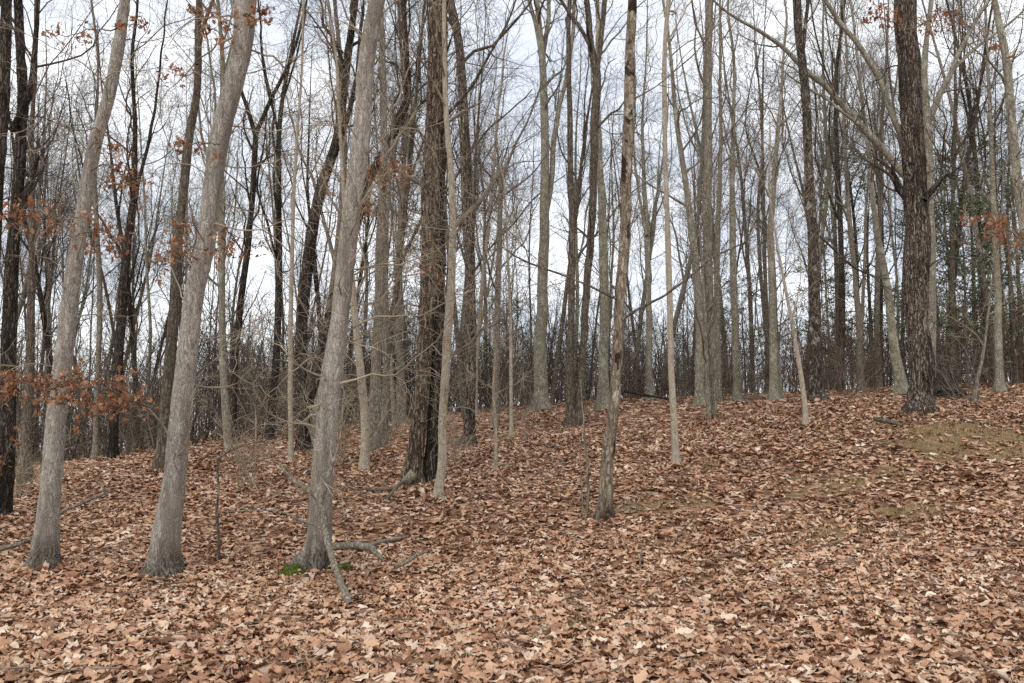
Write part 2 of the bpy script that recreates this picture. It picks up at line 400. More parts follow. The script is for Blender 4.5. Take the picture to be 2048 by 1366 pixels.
# ---- leaves ---------------------------------------------------------------
def leaf_proto(rng, stations, kind):
    """a curled lobed leaf lying in x (length 1), midrib and two edges; returns verts, quads"""
    s = np.linspace(0, 1, stations)
    if kind == 'oak':
        env = np.sin(np.pi * np.clip(s * 0.92 + 0.05, 0, 1)) ** 0.8
        lob = 1 + 0.42 * np.cos(np.arange(stations) * np.pi + (0 if rng.random() < .5 else np.pi))
        half = 0.33 * env * lob
    elif kind == 'maple':
        env = np.interp(s, [0, .12, .3, .42, .58, .75, 1], [0.12, .42, .30, .62, .26, .30, 0.0])
        half = 0.78 * env
    else:
        half = 0.26 * np.sin(np.pi * np.clip(s, 0.03, 0.99)) ** 0.8
    half = half * rng.uniform(0.8, 1.2, stations); half[-1] = 0.01; half[0] = max(half[0] * 0.4, 0.012)
    a = rng.choice([rng.uniform(-0.8, 1.2), rng.uniform(1.2, 3.2)], p=[.65, .35])         # curl across
    bnd = rng.uniform(-0.4, 0.7)       # curl along
    tw = rng.uniform(-0.6, 0.6)
    v = []
    for sg in (-1, 0, 1):
        h = half * (rng.uniform(0.8, 1.2, stations) if sg else 1) * sg
        ang = a * np.abs(h) * 2.6
        y = np.sign(h) * np.where(np.abs(a) > .05, np.sin(ang) / (a * 2.6 + 1e-6), np.abs(h)) if sg else 0 * s
        z = np.where(np.abs(a) > .05, (1 - np.cos(ang)) / (a * 2.6 + 1e-6), 0) if sg else 0 * s
        z = z + 0.06 * rng.normal(size=stations) * (1 if sg else 0.35)
        th = bnd * s
        X = np.sin(th) / (bnd + 1e-6) - np.sin(th) * z if abs(bnd) > 0.05 else s
        Z = (1 - np.cos(th)) / (bnd + 1e-6) + np.cos(th) * z if abs(bnd) > 0.05 else z
        c, sn = np.cos(tw * (s - .5)), np.sin(tw * (s - .5))
        v.append(np.stack([X, y * c - Z * sn, y * sn + Z * c], -1))
    v = np.concatenate(v); v[:, 0] -= 0.5; v[:, 2] -= v[:, 2].mean()
    q = []
    for r in range(2):
        for k in range(stations - 1):
            q.append((r * stations + k, r * stations + k + 1, (r + 1) * stations + k + 1, (r + 1) * stations + k))
    return v, np.array(q)
def rot_batch(yaw, tilt, tdir, roll=None):
    """rotation matrices: yaw about z, then tilt by angle about a horizontal axis at tdir"""
    n = len(yaw); c, s = np.cos(yaw), np.sin(yaw)
    Rz = np.zeros((n, 3, 3)); Rz[:, 0, 0] = c; Rz[:, 0, 1] = -s; Rz[:, 1, 0] = s; Rz[:, 1, 1] = c; Rz[:, 2, 2] = 1
    ax = np.stack([np.cos(tdir), np.sin(tdir), np.zeros(n)], -1)
    K = np.zeros((n, 3, 3)); K[:, 0, 2] = ax[:, 1]; K[:, 1, 2] = -ax[:, 0]; K[:, 2, 0] = -ax[:, 1]; K[:, 2, 1] = ax[:, 0]
    I = np.eye(3)[None]
    Rt = I + np.sin(tilt)[:, None, None] * K + (1 - np.cos(tilt))[:, None, None] * (K @ K)
    return Rt @ Rz
def scatter_leaves(geo, rng, pos, size, protos, tilt=0.19):
    which = rng.integers(0, len(protos), len(pos))
    R = rot_batch(rng.uniform(0, 2 * np.pi, len(pos)), np.abs(rng.normal(0, tilt, len(pos))) + np.where(rng.random(len(pos)) < .25, np.pi, 0), rng.uniform(0, 2 * np.pi, len(pos)))
    for k, (v, q) in enumerate(protos):
        m = which == k
        if not m.any(): continue
        w = np.einsum('nij,vj->nvi', R[m], v) * size[m][:, None, None] + pos[m][:, None, :]
        nn_ = m.sum()
        geo.add(w, quads=(q[None] + (np.arange(nn_) * len(v))[:, None, None]).reshape(-1, 4))
rng = np.random.default_rng(7)
def wedge(rng, n, d0, d1, margin=0.08):
    d = np.sqrt(rng.uniform(d0 ** 2, d1 ** 2, n)); u = rng.uniform(-0.62 - margin, 0.62 + margin, n)
    return d * u, d
kinds = ['oak', 'maple', 'plain', 'oak', 'oak', 'maple']
P_near = [leaf_proto(rng, 6, kinds[i % 6]) for i in range(90)]
P_mid = [leaf_proto(rng, 4, kinds[i % 6]) for i in range(60)]
P_far = [leaf_proto(rng, 3, 'plain') for i in range(20)]
litter = Geo()
for n, d0, d1, protos, s0, s1, zmax in ((22500, 3.4, 9.2, P_near, 0.045, 0.135, 0.045), (41000, 9.2, 17, P_mid, 0.05, 0.15, 0.052), (28000, 17, 33, P_far, 0.08, 0.21, 0.045)):
    x, y = wedge(rng, n, d0, d1, 0.07)
    keep = rng.random(n) > 0.85 * np.clip(patch_at(x, y) * 1.25, 0, 1)
    x, y = x[keep], y[keep]
    z = ground_z(x, y) + rng.uniform(0.004, zmax, len(x)) * (0.6 + 0.5 * vnoise(np.stack([x * 1.7, y * 1.7, 0 * x], -1), 21))
    scatter_leaves(litter, rng, np.stack([x, y, z], -1), s0 + (s1 * 1.12 - s0) * rng.beta(1.3, 1.7, len(x)), protos)
# the carpet goes on to both sides of the view
for n, d0, d1, protos, s0, s1 in ((9000, 2.6, 9.2, P_mid, .055, .15), (9000, 9.2, 17, P_far, .07, .17), (6000, 17, 33, P_far, .09, .22)):
    y = rng.uniform(d0, d1, n); x = (0.68 * y + rng.uniform(0, 2.6, n)) * rng.choice([-1, 1], n)
    z = ground_z(x, y) + rng.uniform(0.004, .045, n)
    scatter_leaves(litter, rng, np.stack([x, y, z], -1), rng.uniform(s0, s1, n), protos)
lit = obj('leaf_litter', litter, M_LITTER, ground); lit['kind'] = 'stuff'
lit['label'] = 'dense carpet of dry tan and russet fallen leaves'
# the three hundred leaves that show largest, each an object
leaf_meshes = []
for i in range(16):
    v, q = leaf_proto(rng, 9, kinds[i % 6]); gg = Geo(); gg.add(v, quads=q); me = gg.mesh('leaf'); me.materials.append(M_LEAF); leaf_meshes.append(me)
lx, ly = wedge(rng, 300, 4.75, 6.4, -0.01)
lz = ground_z(lx, ly) + rng.uniform(0.025, 0.045, 300)
for i in range(300):
    o = bpy.data.objects.new('leaf', leaf_meshes[rng.integers(0, 16)]); COL.objects.link(o); o.parent = ground
    s = rng.uniform(0.075, 0.15); o.location = (lx[i], ly[i], lz[i]); o.scale = (s, s, s)
    o.rotation_euler = (rng.normal(0, .18), rng.normal(0, .18), rng.uniform(0, 6.28))

# ----------------------------------------------------------------------------
# trees
# ----------------------------------------------------------------------------
def trunk_mesh(geo, P, R, sides, relief, freq, seed, flare=0.0, flare_dir=None, base=None):
    """one continuous trunk or limb with ridges in its bark; P (K,3), R (K)"""
    K = len(P)
    T = unit(np.gradient(P, axis=0))
    m = unit(P[-1] - P[0]); ref = np.zeros(3); ref[np.argmin(np.abs(m))] = 1
    U = unit(np.cross(T, ref)); V = np.cross(T, U)
    a = np.arange(sides) / sides * 2 * math.pi
    ring = U[:, None] * np.cos(a)[None, :, None] + V[:, None] * np.sin(a)[None, :, None]
    v0 = P[:, None] + ring * R[:, None, None]
    q = v0 * np.array([freq, freq, freq * 0.16])
    rel = 0.4 - np.abs(vnoise(q, seed)) * 2.0 + 0.35 * vnoise(q * 2.3, seed + 1)
    big = vnoise(v0 * np.array([2.2, 2.2, 1.1]), seed + 2)
    rr = R[:, None] * (1 + 0.05 * big) + relief * rel
    if sides >= 24:               # knots and healed branch scars
        kr = np.random.default_rng(seed + 5)
        for _ in range(int(K / 9)):
            kc = kr.integers(4, K - 4); ka = kr.uniform(0, 6.283)
            da = np.abs((a[None] - ka + math.pi) % (2 * math.pi) - math.pi) * R[:, None]; dh = np.linalg.norm(P - P[kc], axis=1)[:, None]
            rr = rr + R[kc] * kr.uniform(.06, .2) * np.exp(-(da ** 2 + dh ** 2) / kr.uniform(.03, .06) ** 2)
    if flare:
        h = np.maximum(0, P[:, 2] - base)[:, None]
        lob = 0.4 + 0.9 * np.maximum(0, np.cos(a[None] * 4 + seed)) ** 1.5 * (0.6 + 0.4 * np.cos(a[None] + seed * 1.7))
        rr = rr + R[:, None] * flare * np.exp(-h / 0.13) * lob
    v = P[:, None] + ring * rr[..., None]
    k, s = np.meshgrid(np.arange(K - 1), np.arange(sides), indexing='ij'); s2 = (s + 1) % sides
    qd = np.stack([k * sides + s, k * sides + s2, (k + 1) * sides + s2, (k + 1) * sides + s], -1).reshape(-1, 4)
    n = K * sides
    tip = [(n - sides + i, n - sides + (i + 1) % sides, n) for i in range(sides)]
    geo.add(np.concatenate([v.reshape(-1, 3), P[-1:] + T[-1] * R[-1] * 0.6]), quads=qd, tris=tip)

def path_px(path, d, dy=0.0):
    """pixel path [(x, y, w)...] from the foot up, at depth d (moving by dy per metre of height)"""
    pts, rad = [], []
    z0 = None
    for x, y, w in path:
        p = px(x, y, d)
        if z0 is None: z0 = p[2]
        dd = d + dy * max(0, p[2] - z0)
        pts.append(px(x, y, dd)); rad.append(px_radius(w, dd, x))
    return np.array(pts), np.array(rad)

TREES = {}
def make_tree(key, name, label, d, path, bark_, twig='twig_brown', sides=18, relief=0.004, freq=26, flare=0.8, height=17.0, crown=(14, 6, 5), start=0.45,
              limbs=(), side=(), blen=(2.0, 4.2), group=None, cat='tree', dy=None, seed=None, ang=(0.5, 1.0), lev2=(0.7, 1.7), lev3=(0.25, 0.8)):
    seed = seed if seed is not None else (abs(hash_str(key)) % 100000)
    rg = np.random.default_rng(seed)
    if dy is None: dy = rg.uniform(-0.03, 0.03)
    pts, rad = path_px(path, d, dy)
    gz = float(ground_z(pts[0, 0], pts[0, 1]))
    base = np.array([pts[0, 0], pts[0, 1], gz])
    # start below the ground so that no gap shows, and end at the tree's real height
    pts = np.concatenate([[pts[0] + np.array([0, 0, min(gz - pts[0, 2], 0) - 0.25])], pts])
    rad = np.concatenate([[rad[0] * 1.02], rad])
    top = pts[-1]; dirv = unit(pts[-1] - pts[-3])
    need = base[2] + height - top[2]
    if need > 0.8:
        n = 4; ex, er = [], []
        p = top.copy(); dv = dirv.copy(); r = rad[-1]
        for i in range(n):
            dv = unit(dv + np.array([rg.normal(0, .08), rg.normal(0, .08), 0.25])); p = p + dv * need / n
            ex.append(p.copy()); er.append(r * (1 - 0.85 * (i + 1) / n) + 0.008)
        pts = np.concatenate([pts, ex]); rad = np.concatenate([rad, er])
    P, R = resample(pts, rad, 0.07 if d < 12 else 0.14 if d < 18 else 0.25)
    wob = np.stack([vnoise(np.stack([P[:, 2] * 1.3, 0 * P[:, 2] + seed, 0 * P[:, 2]], -1), 5), vnoise(np.stack([P[:, 2] * 1.3, 0 * P[:, 2] + seed, 0 * P[:, 2]], -1), 6), 0 * P[:, 2]], -1)
    P = P + wob * (R * 0.16)[:, None]
    root = thing(name, label, cat, base, group)
    gt = Geo(); trunk_mesh(gt, P - base, R, sides, relief, freq, seed % 997, flare, base=0.0)
    obj('trunk', gt, B[bark_], root)
    skeleton = [(P, R, start)]
    for lb in limbs:
        lp, lr = path_px(lb[0], lb[1] if len(lb) > 1 else d, 0.0)
        ext = lb[2] if len(lb) > 2 else 2.5
        if ext > 0:
            dv = unit(lp[-1] - lp[-2]); e1 = lp[-1] + unit(dv + [0, 0, .2]) * ext * .5; e2 = e1 + unit(dv + [0, 0, .5]) * ext * .5
            lp = np.concatenate([lp, [e1, e2]]); lr = np.concatenate([lr, [lr[-1] * .6, lr[-1] * .25]])
        lP, lR = resample(lp, lr, 0.18)
        lP = lP + 0.02 * np.stack([vnoise(lP * 2.1, 31), vnoise(lP * 2.1, 32), vnoise(lP * 2.1, 33)], -1)
        gl = Geo(); trunk_mesh(gl, lP - base, lR, 10 if lr[0] > .03 else 7, relief * 0.6, freq, seed % 991 + 3)
        obj('limb', gl, B[lb[3] if len(lb) > 3 else bark_], root)
        skeleton.append((lP, lR, 0.15))
    gc = Geo()
    for si, (sP, sR, t0) in enumerate(skeleton):
        # fixed number of samples so that the growth is one batch
        tt = np.linspace(0, len(sP) - 1, 24)
        S = np.stack([np.interp(tt, np.arange(len(sP)), sP[:, k]) for k in range(3)], -1)[None] - base
        SR = np.interp(tt, np.arange(len(sP)), sR)[None]
        n1, n2, n3 = crown
        if si: n1 = max(4, n1 // 2)
        L = blen if si == 0 else (blen[0] * .6, blen[1] * .6)
        b1, r1 = grow(rg, S, SR, n1, t0, 0.98, L, ang, 9, 0.5, 0.23, 0.09, 0.005, 0.45)
        tubes(gc, b1, r1, 5)
        b2, r2 = grow(rg, b1, r1, n2, 0.2, 1.0, lev2, (0.4, 1.0), 6, 0.55, 0.22, 0.06, 0.0036, 0.3)
        tubes(gc, b2, r2, 3)
        b3, r3 = grow(rg, b2, r2, n3, 0.15, 1.0, lev3, (0.4, 1.1), 4, 0.6, 0.28, 0.05, 0.0027, 0.2)
        tubes(gc, b3, r3, 3)
    # thin side branches that leave the bare trunk inside the picture: (y_pix0, y_pix1, count, length)
    if not side and d < 20.5: side = [(120, 720, 7, (0.8, 2.3))]
    for (y0, y1, cnt, ln) in side:
        z0, z1 = px(1024, y1, d)[2], px(1024, y0, d)[2]
        t0 = np.interp(z0, P[:, 2], np.linspace(0, 1, len(P))); t1 = np.interp(z1, P[:, 2], np.linspace(0, 1, len(P)))
        b1, r1 = grow(rg, P[None] - base, R[None], cnt, t0, t1, ln, (1.0, 1.6), 12, 0.12, 0.27, 0.02, 0.0045, 0.0, 0.015)
        tubes(gc, b1, r1, 5)
        b2, r2 = grow(rg, b1, r1, 6, 0.15, 1.0, (0.25, 0.8), (0.4, 1.2), 6, 0.5, 0.3, 0.02, 0.0032, 0.3)
        tubes(gc, b2, r2, 3)
        b3, r3 = grow(rg, b2, r2, 3, 0.2, 1.0, (0.1, 0.35), (0.4, 1.2), 4, 0.5, 0.3, 0.02, 0.0024, 0.2)
        tubes(gc, b3, r3, 3)
    obj('crown', gc, B[twig], root)
    TREES[key] = (root, base, d)
    return root
def hash_str(s):
    h = 7
    for ch in s: h = (h * 131 + ord(ch)) & 0x7FFFFFFF
    return h

# ---- the trees one can tell apart, from the nearest to the crest ----------
make_tree('A1', 'pale_oak_tree', 'pale grey leaning tree nearest the left edge, foot in leaf litter', 8.5,
    [(80,1142,77),(85,1110,59),(92,1050,48),(105,930,44),(118,800,41),(135,650,38),(148,560,36),(162,450,33),(180,330,31),(192,270,30),(215,200,27),(238,100,25),(249,0,23)],
    'pale', 'twig_pale', 30, 0.005, 24, 0.35, 15, (10,5,4), 0.55, side=[(60,420,6,(0.9,2.0)),(420,760,6,(0.5,1.4))])
make_tree('A2', 'pale_oak_tree', 'thick pale grey leaning trunk with dark mossy foot, middle of the three near trees', 8.4,
    [(328,1146,78),(330,1110,61),(331,1070,58),(340,1000,51),(348,950,47),(362,830,45),(376,700,43),(389,590,41),(410,500,40),(419,400,38),(436,300,40),(460,200,40),(480,100,44),(492,0,47)],
    'pale', 'twig_pale', 30, 0.005, 24, 0.45, 16, (10,5,4), 0.55, side=[(0,420,9,(0.9,2.4)),(420,950,10,(0.5,1.6))])
make_tree('A3', 'pale_shaggy_tree', 'pale shaggy-barked leaning trunk with green moss at its foot beside a fallen branch', 8.5,
    [(618,1136,66),(630,1108,55),(639,1070,50),(644,1000,46),(651,900,44),(656,850,44),(664,750,44),(676,650,38),(687,550,37),(703,430,37),(719,300,38),(726,200,34),(738,100,35),(754,0,33)],
    'pale', 'twig_pale', 30, 0.006, 22, 0.7, 16, (10,5,4), 0.55, side=[(0,350,6,(0.7,1.6)),(420,760,16,(0.6,1.8)),(760,900,9,(0.8,2.0))])
make_tree('B1', 'dark_oak_tree', 'dark rough trunk blotched with lichen rising along the left edge', 11.8,
    [(2,1030,45),(8,980,36),(14,800,33),(18,650,31),(28,470,27),(40,330,25),(46,220,23),(42,100,22),(37,0,20)],
    'dark', 'twig_dark', 24, 0.012, 18, 0.6, 17, (12,6,4), 0.4, limbs=[([(42,430,14),(60,370,15),(70,335,12),(77,306,5)], 11.7, 0), ([(22,262,18),(52,205,16),(66,140,14),(72,60,11),(77,-20,9)], 11.6, 1.5)], side=[(250,800,6,(0.6,1.6))])
make_tree('B2', 'dark_oak_tree', 'dark trunk cut by the upper left corner of the picture', 10.5,
    [(-60,1060,70),(-45,900,50),(-25,600,42),(-10,400,36),(3,230,30),(10,100,26),(12,0,24)], 'dark', 'twig_dark', 20, 0.01, 18, 0.4, 15, (8,5,4), 0.5)
make_tree('B3', 'grey_tree', 'grey trunk rising from a broad dark foot just right of the dark edge trunk', 16.5,
    [(53,976,36),(53,930,27),(57,800,22),(60,700,19),(62,560,15),(64,450,13),(62,300,11),(70,150,9),(72,0,7)], 'brown', 'twig_brown', 16, 0.006, 20, 0.5, 17, (14,5,4), 0.4)
make_tree('B4', 'slender_tree', 'slender grey trunk showing between the two leftmost pale trees', 22,
    [(192,895,14),(192,860,11),(197,743,11),(199,596,12),(196,498,11),(190,380,9),(192,250,7),(196,120,5)], 'grey', 'twig_brown', 12, 0.004, 20, 0.4, 16, (14,5,4), 0.42)
make_tree('B5', 'dark_forked_tree', 'dark brown trunk curving up right of the leftmost pale tree', 20,
    [(222,910,30),(226,860,23),(235,743,22),(245,596,20),(255,480,16),(266,400,13),(270,250,10),(264,120,8),(275,0,6)], 'dark', 'twig_dark', 14, 0.007, 20, 0.4, 16, (16,5,4), 0.4,
    limbs=[([(262,470,10),(275,380,8),(300,270,7),(318,150,5),(330,40,4)], 20.0, 1.5)])
make_tree('B6', 'grey_tree', 'grey-brown trunk standing directly behind the thick middle pale tree', 14,
    [(326,918,36),(328,880,29),(337,750,25),(350,600,22),(356,480,22),(367,400,19),(378,270,18),(391,200,17),(396,100,15),(398,0,14)], 'brown', 'twig_brown', 18, 0.007, 20, 0.5, 17, (14,5,4), 0.5,
    limbs=[([(393,130,10),(405,60,9),(425,0,8)], 14, 1.5)])
make_tree('C1', 'forked_dark_tree', 'dark slender tree forking into a wide Y against the sky', 23,
    [(467,886,24),(467,850,17),(467,780,16),(472,688,15),(483,596,14),(494,505,13),(503,420,12),(508,330,12),(511,267,12)], 'dark', 'twig_dark', 12, 0.005, 20, 0.5, 9.4, (8,6,5), 0.55,
    limbs=[([(511,270,11),(497,225,9),(482,180,8),(474,120,7),(470,40,5)], 23, 2), ([(511,270,10),(530,225,9),(556,170,8),(585,110,7),(604,40,6)], 23, 2)])
make_tree('C2', 'slim_tree', 'slim pale grey trunk with a clean foot left of the shaggy pale tree', 14.5,
    [(582,926,14),(582,880,11),(580,780,11),(581,680,10),(583,560,9),(586,430,8),(592,300,7),(603,150,5)], 'pale_thin', 'twig_pale', 12, 0.002, 30, 0.4, 12, (12,5,4), 0.3, blen=(1.2,2.6))
make_tree('C3', 'dark_tree', 'thick dark trunk leaning right behind the shaggy pale tree', 18,
    [(610,908,34),(606,860,26),(602,780,25),(602,690,25),(608,590,25),(620,500,24),(642,380,22),(668,300,20),(688,180,17),(702,70,15),(712,0,13)], 'dark', 'twig_dark', 16, 0.009, 18, 0.5, 16, (16,5,4), 0.5,
    limbs=[([(640,395,14),(662,330,12),(690,250,11),(712,160,10),(722,60,8)], 17.8, 1.5)])
make_tree('C4', 'blackened_tree', 'blackish crooked tree bending right past the shaggy pale trunk', 19,
    [(607,850,24),(622,792,17),(640,740,16),(657,620,16),(690,520,17),(718,432,18),(734,366,17),(756,322,16),(793,256,15),(815,194,14),(812,110,12),(806,0,11)], 'dark', 'twig_dark', 14, 0.008, 18, 0.4, 14.5, (14,5,4), 0.5,
    limbs=[([(793,256,10),(830,225,8),(858,190,7),(880,140,6)], 19, 1.5), ([(740,345,9),(770,310,7),(800,270,6)], 18.8, 1)])
make_tree('C5', 'slim_tree', 'slim grey trunk with twin dark stem right of the shaggy pale tree', 15,
    [(748,899,34),(748,870,27),(749,800,23),(751,743,21),(756,633,20),(760,523,19),(763,430,18),(768,300,15),(768,180,13),(764,60,11),(760,-20,9)], 'grey', 'twig_pale', 16, 0.004, 26, 0.5, 14, (14,5,4), 0.4,
    limbs=[([(766,890,20),(771,840,15),(772,780,14),(770,690,12),(772,560,10),(776,420,8),(784,280,6)], 15.6, 1.0)], side=[(300,700,16,(0.6,1.8))])
make_tree('C6', 'young_tree', 'young pale grey tree leaning left, its foot just left of the double oak', 13.5,
    [(727,938,22),(729,900,19),(729,834,18),(723,761,17),(716,688,15),(709,615,13),(700,520,11),(690,420,9),(682,300,7)], 'pale_thin', 'twig_pale', 12, 0.002, 30, 0.4, 8.5, (12,5,4), 0.3, blen=(1.0,2.2), side=[(520,860,20,(0.7,2.0))])
make_tree('D1', 'double_oak_tree', 'massive ridged brown oak with two fused stems and a lichen-grey buttress root', 11.6,
    [(826,972,44),(828,945,37),(838,860,30),(846,760,30),(852,650,33),(858,550,36),(862,450,37),(865,300,37),(869,150,33),(872,0,31)],
    'ridged_light', 'twig_brown', 44, 0.014, 20, 0.7, 18, (12,6,4), 0.5,
    limbs=[([(858,962,38),(860,935,30),(867,860,28),(871,760,28),(875,650,28),(877,550,27),(878,450,26),(880,330,24),(884,200,20),(888,60,18)], 11.75, 1.5, 'dark'),
           ([(828,945,22),(816,960,22),(805,970,17),(797,978,8)], 11.45, 0, 'lichen'),
           ([(868,250,10),(900,225,8),(935,180,7),(975,120,6),(1010,50,5)], 11.4, 1.0)])
make_tree('D2', 'thin_pale_tree', 'thin smooth pale tree standing in front of the double oak', 10.8,
    [(877,993,22),(878,975,19),(882,950,18),(886,835,17),(890,760,17),(893,688,17),(899,615,17),(903,560,16),(904,505,15),(906,450,14),(902,330,12),(895,256,11),(891,180,10),(889,60,9)], 'pale_thin', 'twig_pale', 14, 0.002, 34, 0.3, 10, (9,5,4), 0.5, blen=(0.9,2.0), side=[(380,640,18,(0.6,1.6)),(640,900,10,(0.5,1.3))])
make_tree('D3', 'dark_straight_tree', 'straight dark brown trunk right of the double oak with light flared foot', 16.6,
    [(935,896,38),(938,870,25),(940,820,22),(941,740,22),(941,670,22),(939,560,22),(936,440,23),(933,330,22),(927,220,19),(921,110,18),(912,55,18),(900,0,18)], 'ridged', 'twig_dark', 20, 0.008, 22, 0.8, 17, (14,5,4), 0.45)
make_tree('D4', 'slender_broken_tree', 'slender pale trunk snapped off at the top, right of the dark straight trunk', 20,
    [(990,842,18),(991,800,14),(993,720,13),(995,620,12),(998,500,11),(1000,420,10),(1001,330,9)], 'grey', 'twig_brown', 12, 0.003, 26, 0.4, 7, (6,5,4), 0.5,
    limbs=[([(1001,380,6),(1012,335,6),(1030,290,5),(1052,250,4),(1075,190,4)], 20, 1.5), ([(1000,400,5),(1020,380,5),(1050,360,4),(1085,320,3)], 20, 0.5)])
make_tree('D5', 'sapling', 'thin straight grey sapling with bare foot, between snapped pale trunk and twin-stemmed tree', 16.5,
    [(1023,874,10),(1023,830,8),(1022,730,7),(1020,596,6),(1014,480,4),(1010,380,3)], 'pale_thin', 'twig_pale', 8, 0.001, 30, 0.3, 6.0, (10,5,4), 0.25, blen=(0.6,1.5), cat='sapling')
make_tree('D6', 'sapling', 'crooked thin sapling rooted in leaves in front of the snapped pale trunk', 12.2,
    [(990,952,9),(992,900,7),(991,850,6),(986,780,5),(990,700,4),(984,620,3)], 'pale_thin', 'twig_pale', 8, 0.001, 30, 0.3, 3.2, (9,5,3), 0.2, blen=(0.5,1.1), cat='sapling', lev2=(.3,.7), lev3=(.1,.3))
make_tree('E1', 'tall_grey_tree', 'tall pale grey tree with a steep right-hand fork at the open centre of the sky', 25,
    [(1081,818,40),(1081,790,30),(1081,750,27),(1083,650,24),(1087,550,21),(1088,470,20),(1088,400,19),(1089,300,17),(1087,200,16),(1084,110,14)], 'lichen', 'twig_brown', 16, 0.004, 22, 0.5, 15.5, (12,5,4), 0.6,
    limbs=[([(1094,420,10),(1103,360,11),(1108,280,11),(1116,225,10),(1132,160,9),(1145,70,8),(1150,-10,7)], 25, 2), ([(1084,120,9),(1074,60,9),(1058,0,8)], 25, 2), ([(1086,115,9),(1096,50,9),(1098,-10,8)], 25, 2)])
make_tree('E2', 'twin_stem_tree', 'brown tree with twin stems parting from one dark shared foot', 19,
    [(1144,854,30),(1142,830,20),(1140,760,16),(1141,670,15),(1143,560,14),(1144,450,14),(1141,330,12),(1139,220,11),(1137,110,10),(1139,0,9)], 'brown', 'twig_dark', 16, 0.005, 22, 0.5, 17, (10,5,4), 0.55,
    limbs=[([(1156,854,30),(1158,830,20),(1161,780,15),(1168,670,15),(1174,560,15),(1183,450,15),(1186,366,16),(1190,256,17),(1192,150,18),(1182,90,14),(1174,0,12)], 19.05, 2.5),
           ([(1192,150,10),(1201,90,11),(1206,40,11),(1210,-20,10)], 19, 2), ([(1181,95,8),(1160,55,8),(1135,20,7),(1110,-15,6)], 19, 1.5)])
make_tree('E3', 'lichen_tree', 'lichen-grey trunk rising right behind the twin-stemmed brown tree', 23,
    [(1208,818,31),(1208,790,23),(1208,743,20),(1208,633,20),(1207,523,19),(1204,420,17),(1200,340,15),(1196,256,13),(1195,150,11),(1196,40,9)], 'lichen', 'twig_brown', 16, 0.004, 22, 0.5, 17, (14,5,4), 0.5)
make_tree('F1', 'flaking_bark_tree', 'flaky pinkish-brown trunk with dark blotches, nearest tree right of centre', 9.6,
    [(1206,1046,40),(1209,1020,31),(1212,990,28),(1214,950,27),(1218,890,26),(1227,816,23),(1232,743,22),(1236,670,22),(1238,596,22),(1245,523,22),(1249,450,22),(1251,403,22),(1256,311,22),(1258,220,22),(1260,110,21),(1265,0,19)],
    'spotted', 'twig_brown', 28, 0.006, 22, 0.5, 15, (10,5,4), 0.5,
    limbs=[([(1243,640,7),(1262,628,6),(1290,612,6),(1318,600,5),(1345,580,5),(1385,548,5),(1430,512,4),(1480,490,3)], 9.4, 0.4, 'brown'),
           ([(1236,600,6),(1215,590,5),(1180,572,5),(1140,556,4),(1100,540,5),(1060,526,4),(1035,515,3)], 9.5, 0.4, 'brown'),
           ([(1258,205,5),(1285,190,4),(1320,165,4),(1350,140,3),(1400,95,3)], 9.6, 0.4)])
make_tree('F2', 'slim_pale_tree', 'slim pale tree with smooth straight trunk and mossy foot right of the blotched trunk', 12.0,
    [(1352,930,19),(1351,905,15),(1348,860,14),(1344,780,13),(1340,633,12),(1337,500,12),(1333,400,10),(1330,256,10),(1331,73,9),(1338,0,10)], 'pale_thin', 'twig_pale', 14, 0.002, 34, 0.4, 13, (12,5,4), 0.45, blen=(1.2,2.6), side=[(60,450,6,(0.5,1.3))])
make_tree('G1', 'grey_tree', 'tall grey trunk with a thin dark stem against its foot', 17.5,
    [(1426,835,18),(1427,810,15),(1427,780,15),(1423,670,17),(1418,560,19),(1414,450,20),(1416,350,18),(1416,256,16),(1417,110,16),(1417,0,17)], 'grey', 'twig_brown', 16, 0.004, 24, 0.4, 17, (16,5,4), 0.4,
    limbs=[([(1418,838,12),(1416,780,11),(1413,706,10),(1409,620,8),(1404,520,6)], 17.3, 1.0)])
make_tree('G2', 'leaning_grey_tree', 'grey trunk leaning left as it rises beside the tall grey trunk', 25,
    [(1402,808,25),(1401,780,21),(1399,680,18),(1395,560,17),(1381,440,14),(1366,330,12),(1350,220,9),(1342,120,7)], 'lichen', 'twig_brown', 14, 0.004, 22, 0.5, 15, (14,5,4), 0.4)
make_tree('G3', 'slim_grey_tree', 'slim grey trunk just right of the tall grey trunk', 26,
    [(1438,803,16),(1437,760,14),(1435,640,13),(1434,520,12),(1438,400,10),(1442,280,8),(1440,160,6)], 'grey', 'twig_brown', 12, 0.004, 22, 0.5, 16, (14,5,4), 0.4)
make_tree('G4', 'grey_tree', 'grey trunk with straight clean bole between the tall grey trunk and the lichen-footed one', 26.5,
    [(1473,803,22),(1473,770,16),(1471,670,15),(1467,560,14),(1465,450,13),(1464,330,10),(1468,200,7)], 'lichen', 'twig_brown', 14, 0.004, 22, 0.5, 16, (16,5,4), 0.4)
make_tree('G5', 'grey_tree', 'stout grey trunk left of the dark speckled tree with a darker twin behind', 24.5,
    [(1546,803,25),(1546,770,18),(1546,670,16),(1544,560,15),(1541,476,14),(1546,400,12),(1553,300,10),(1562,190,7),(1568,100,5)], 'lichen', 'twig_brown', 14, 0.004, 22, 0.5, 15, (18,5,4), 0.4,
    limbs=[([(1560,802,14),(1557,740,11),(1552,640,9),(1548,540,7)], 24.9, 1)])
make_tree('G6', 'leaning_sapling', 'thin pale sapling leaning left in front of the dark speckled tree', 14.4,
    [(1611,849,14),(1610,820,12),(1600,743,10),(1582,633,8),(1564,541,6),(1548,450,4)], 'pale_thin', 'twig_pale', 8, 0.001, 30, 0.3, 5.5, (10,5,4), 0.3, blen=(0.7,1.6), cat='sapling')
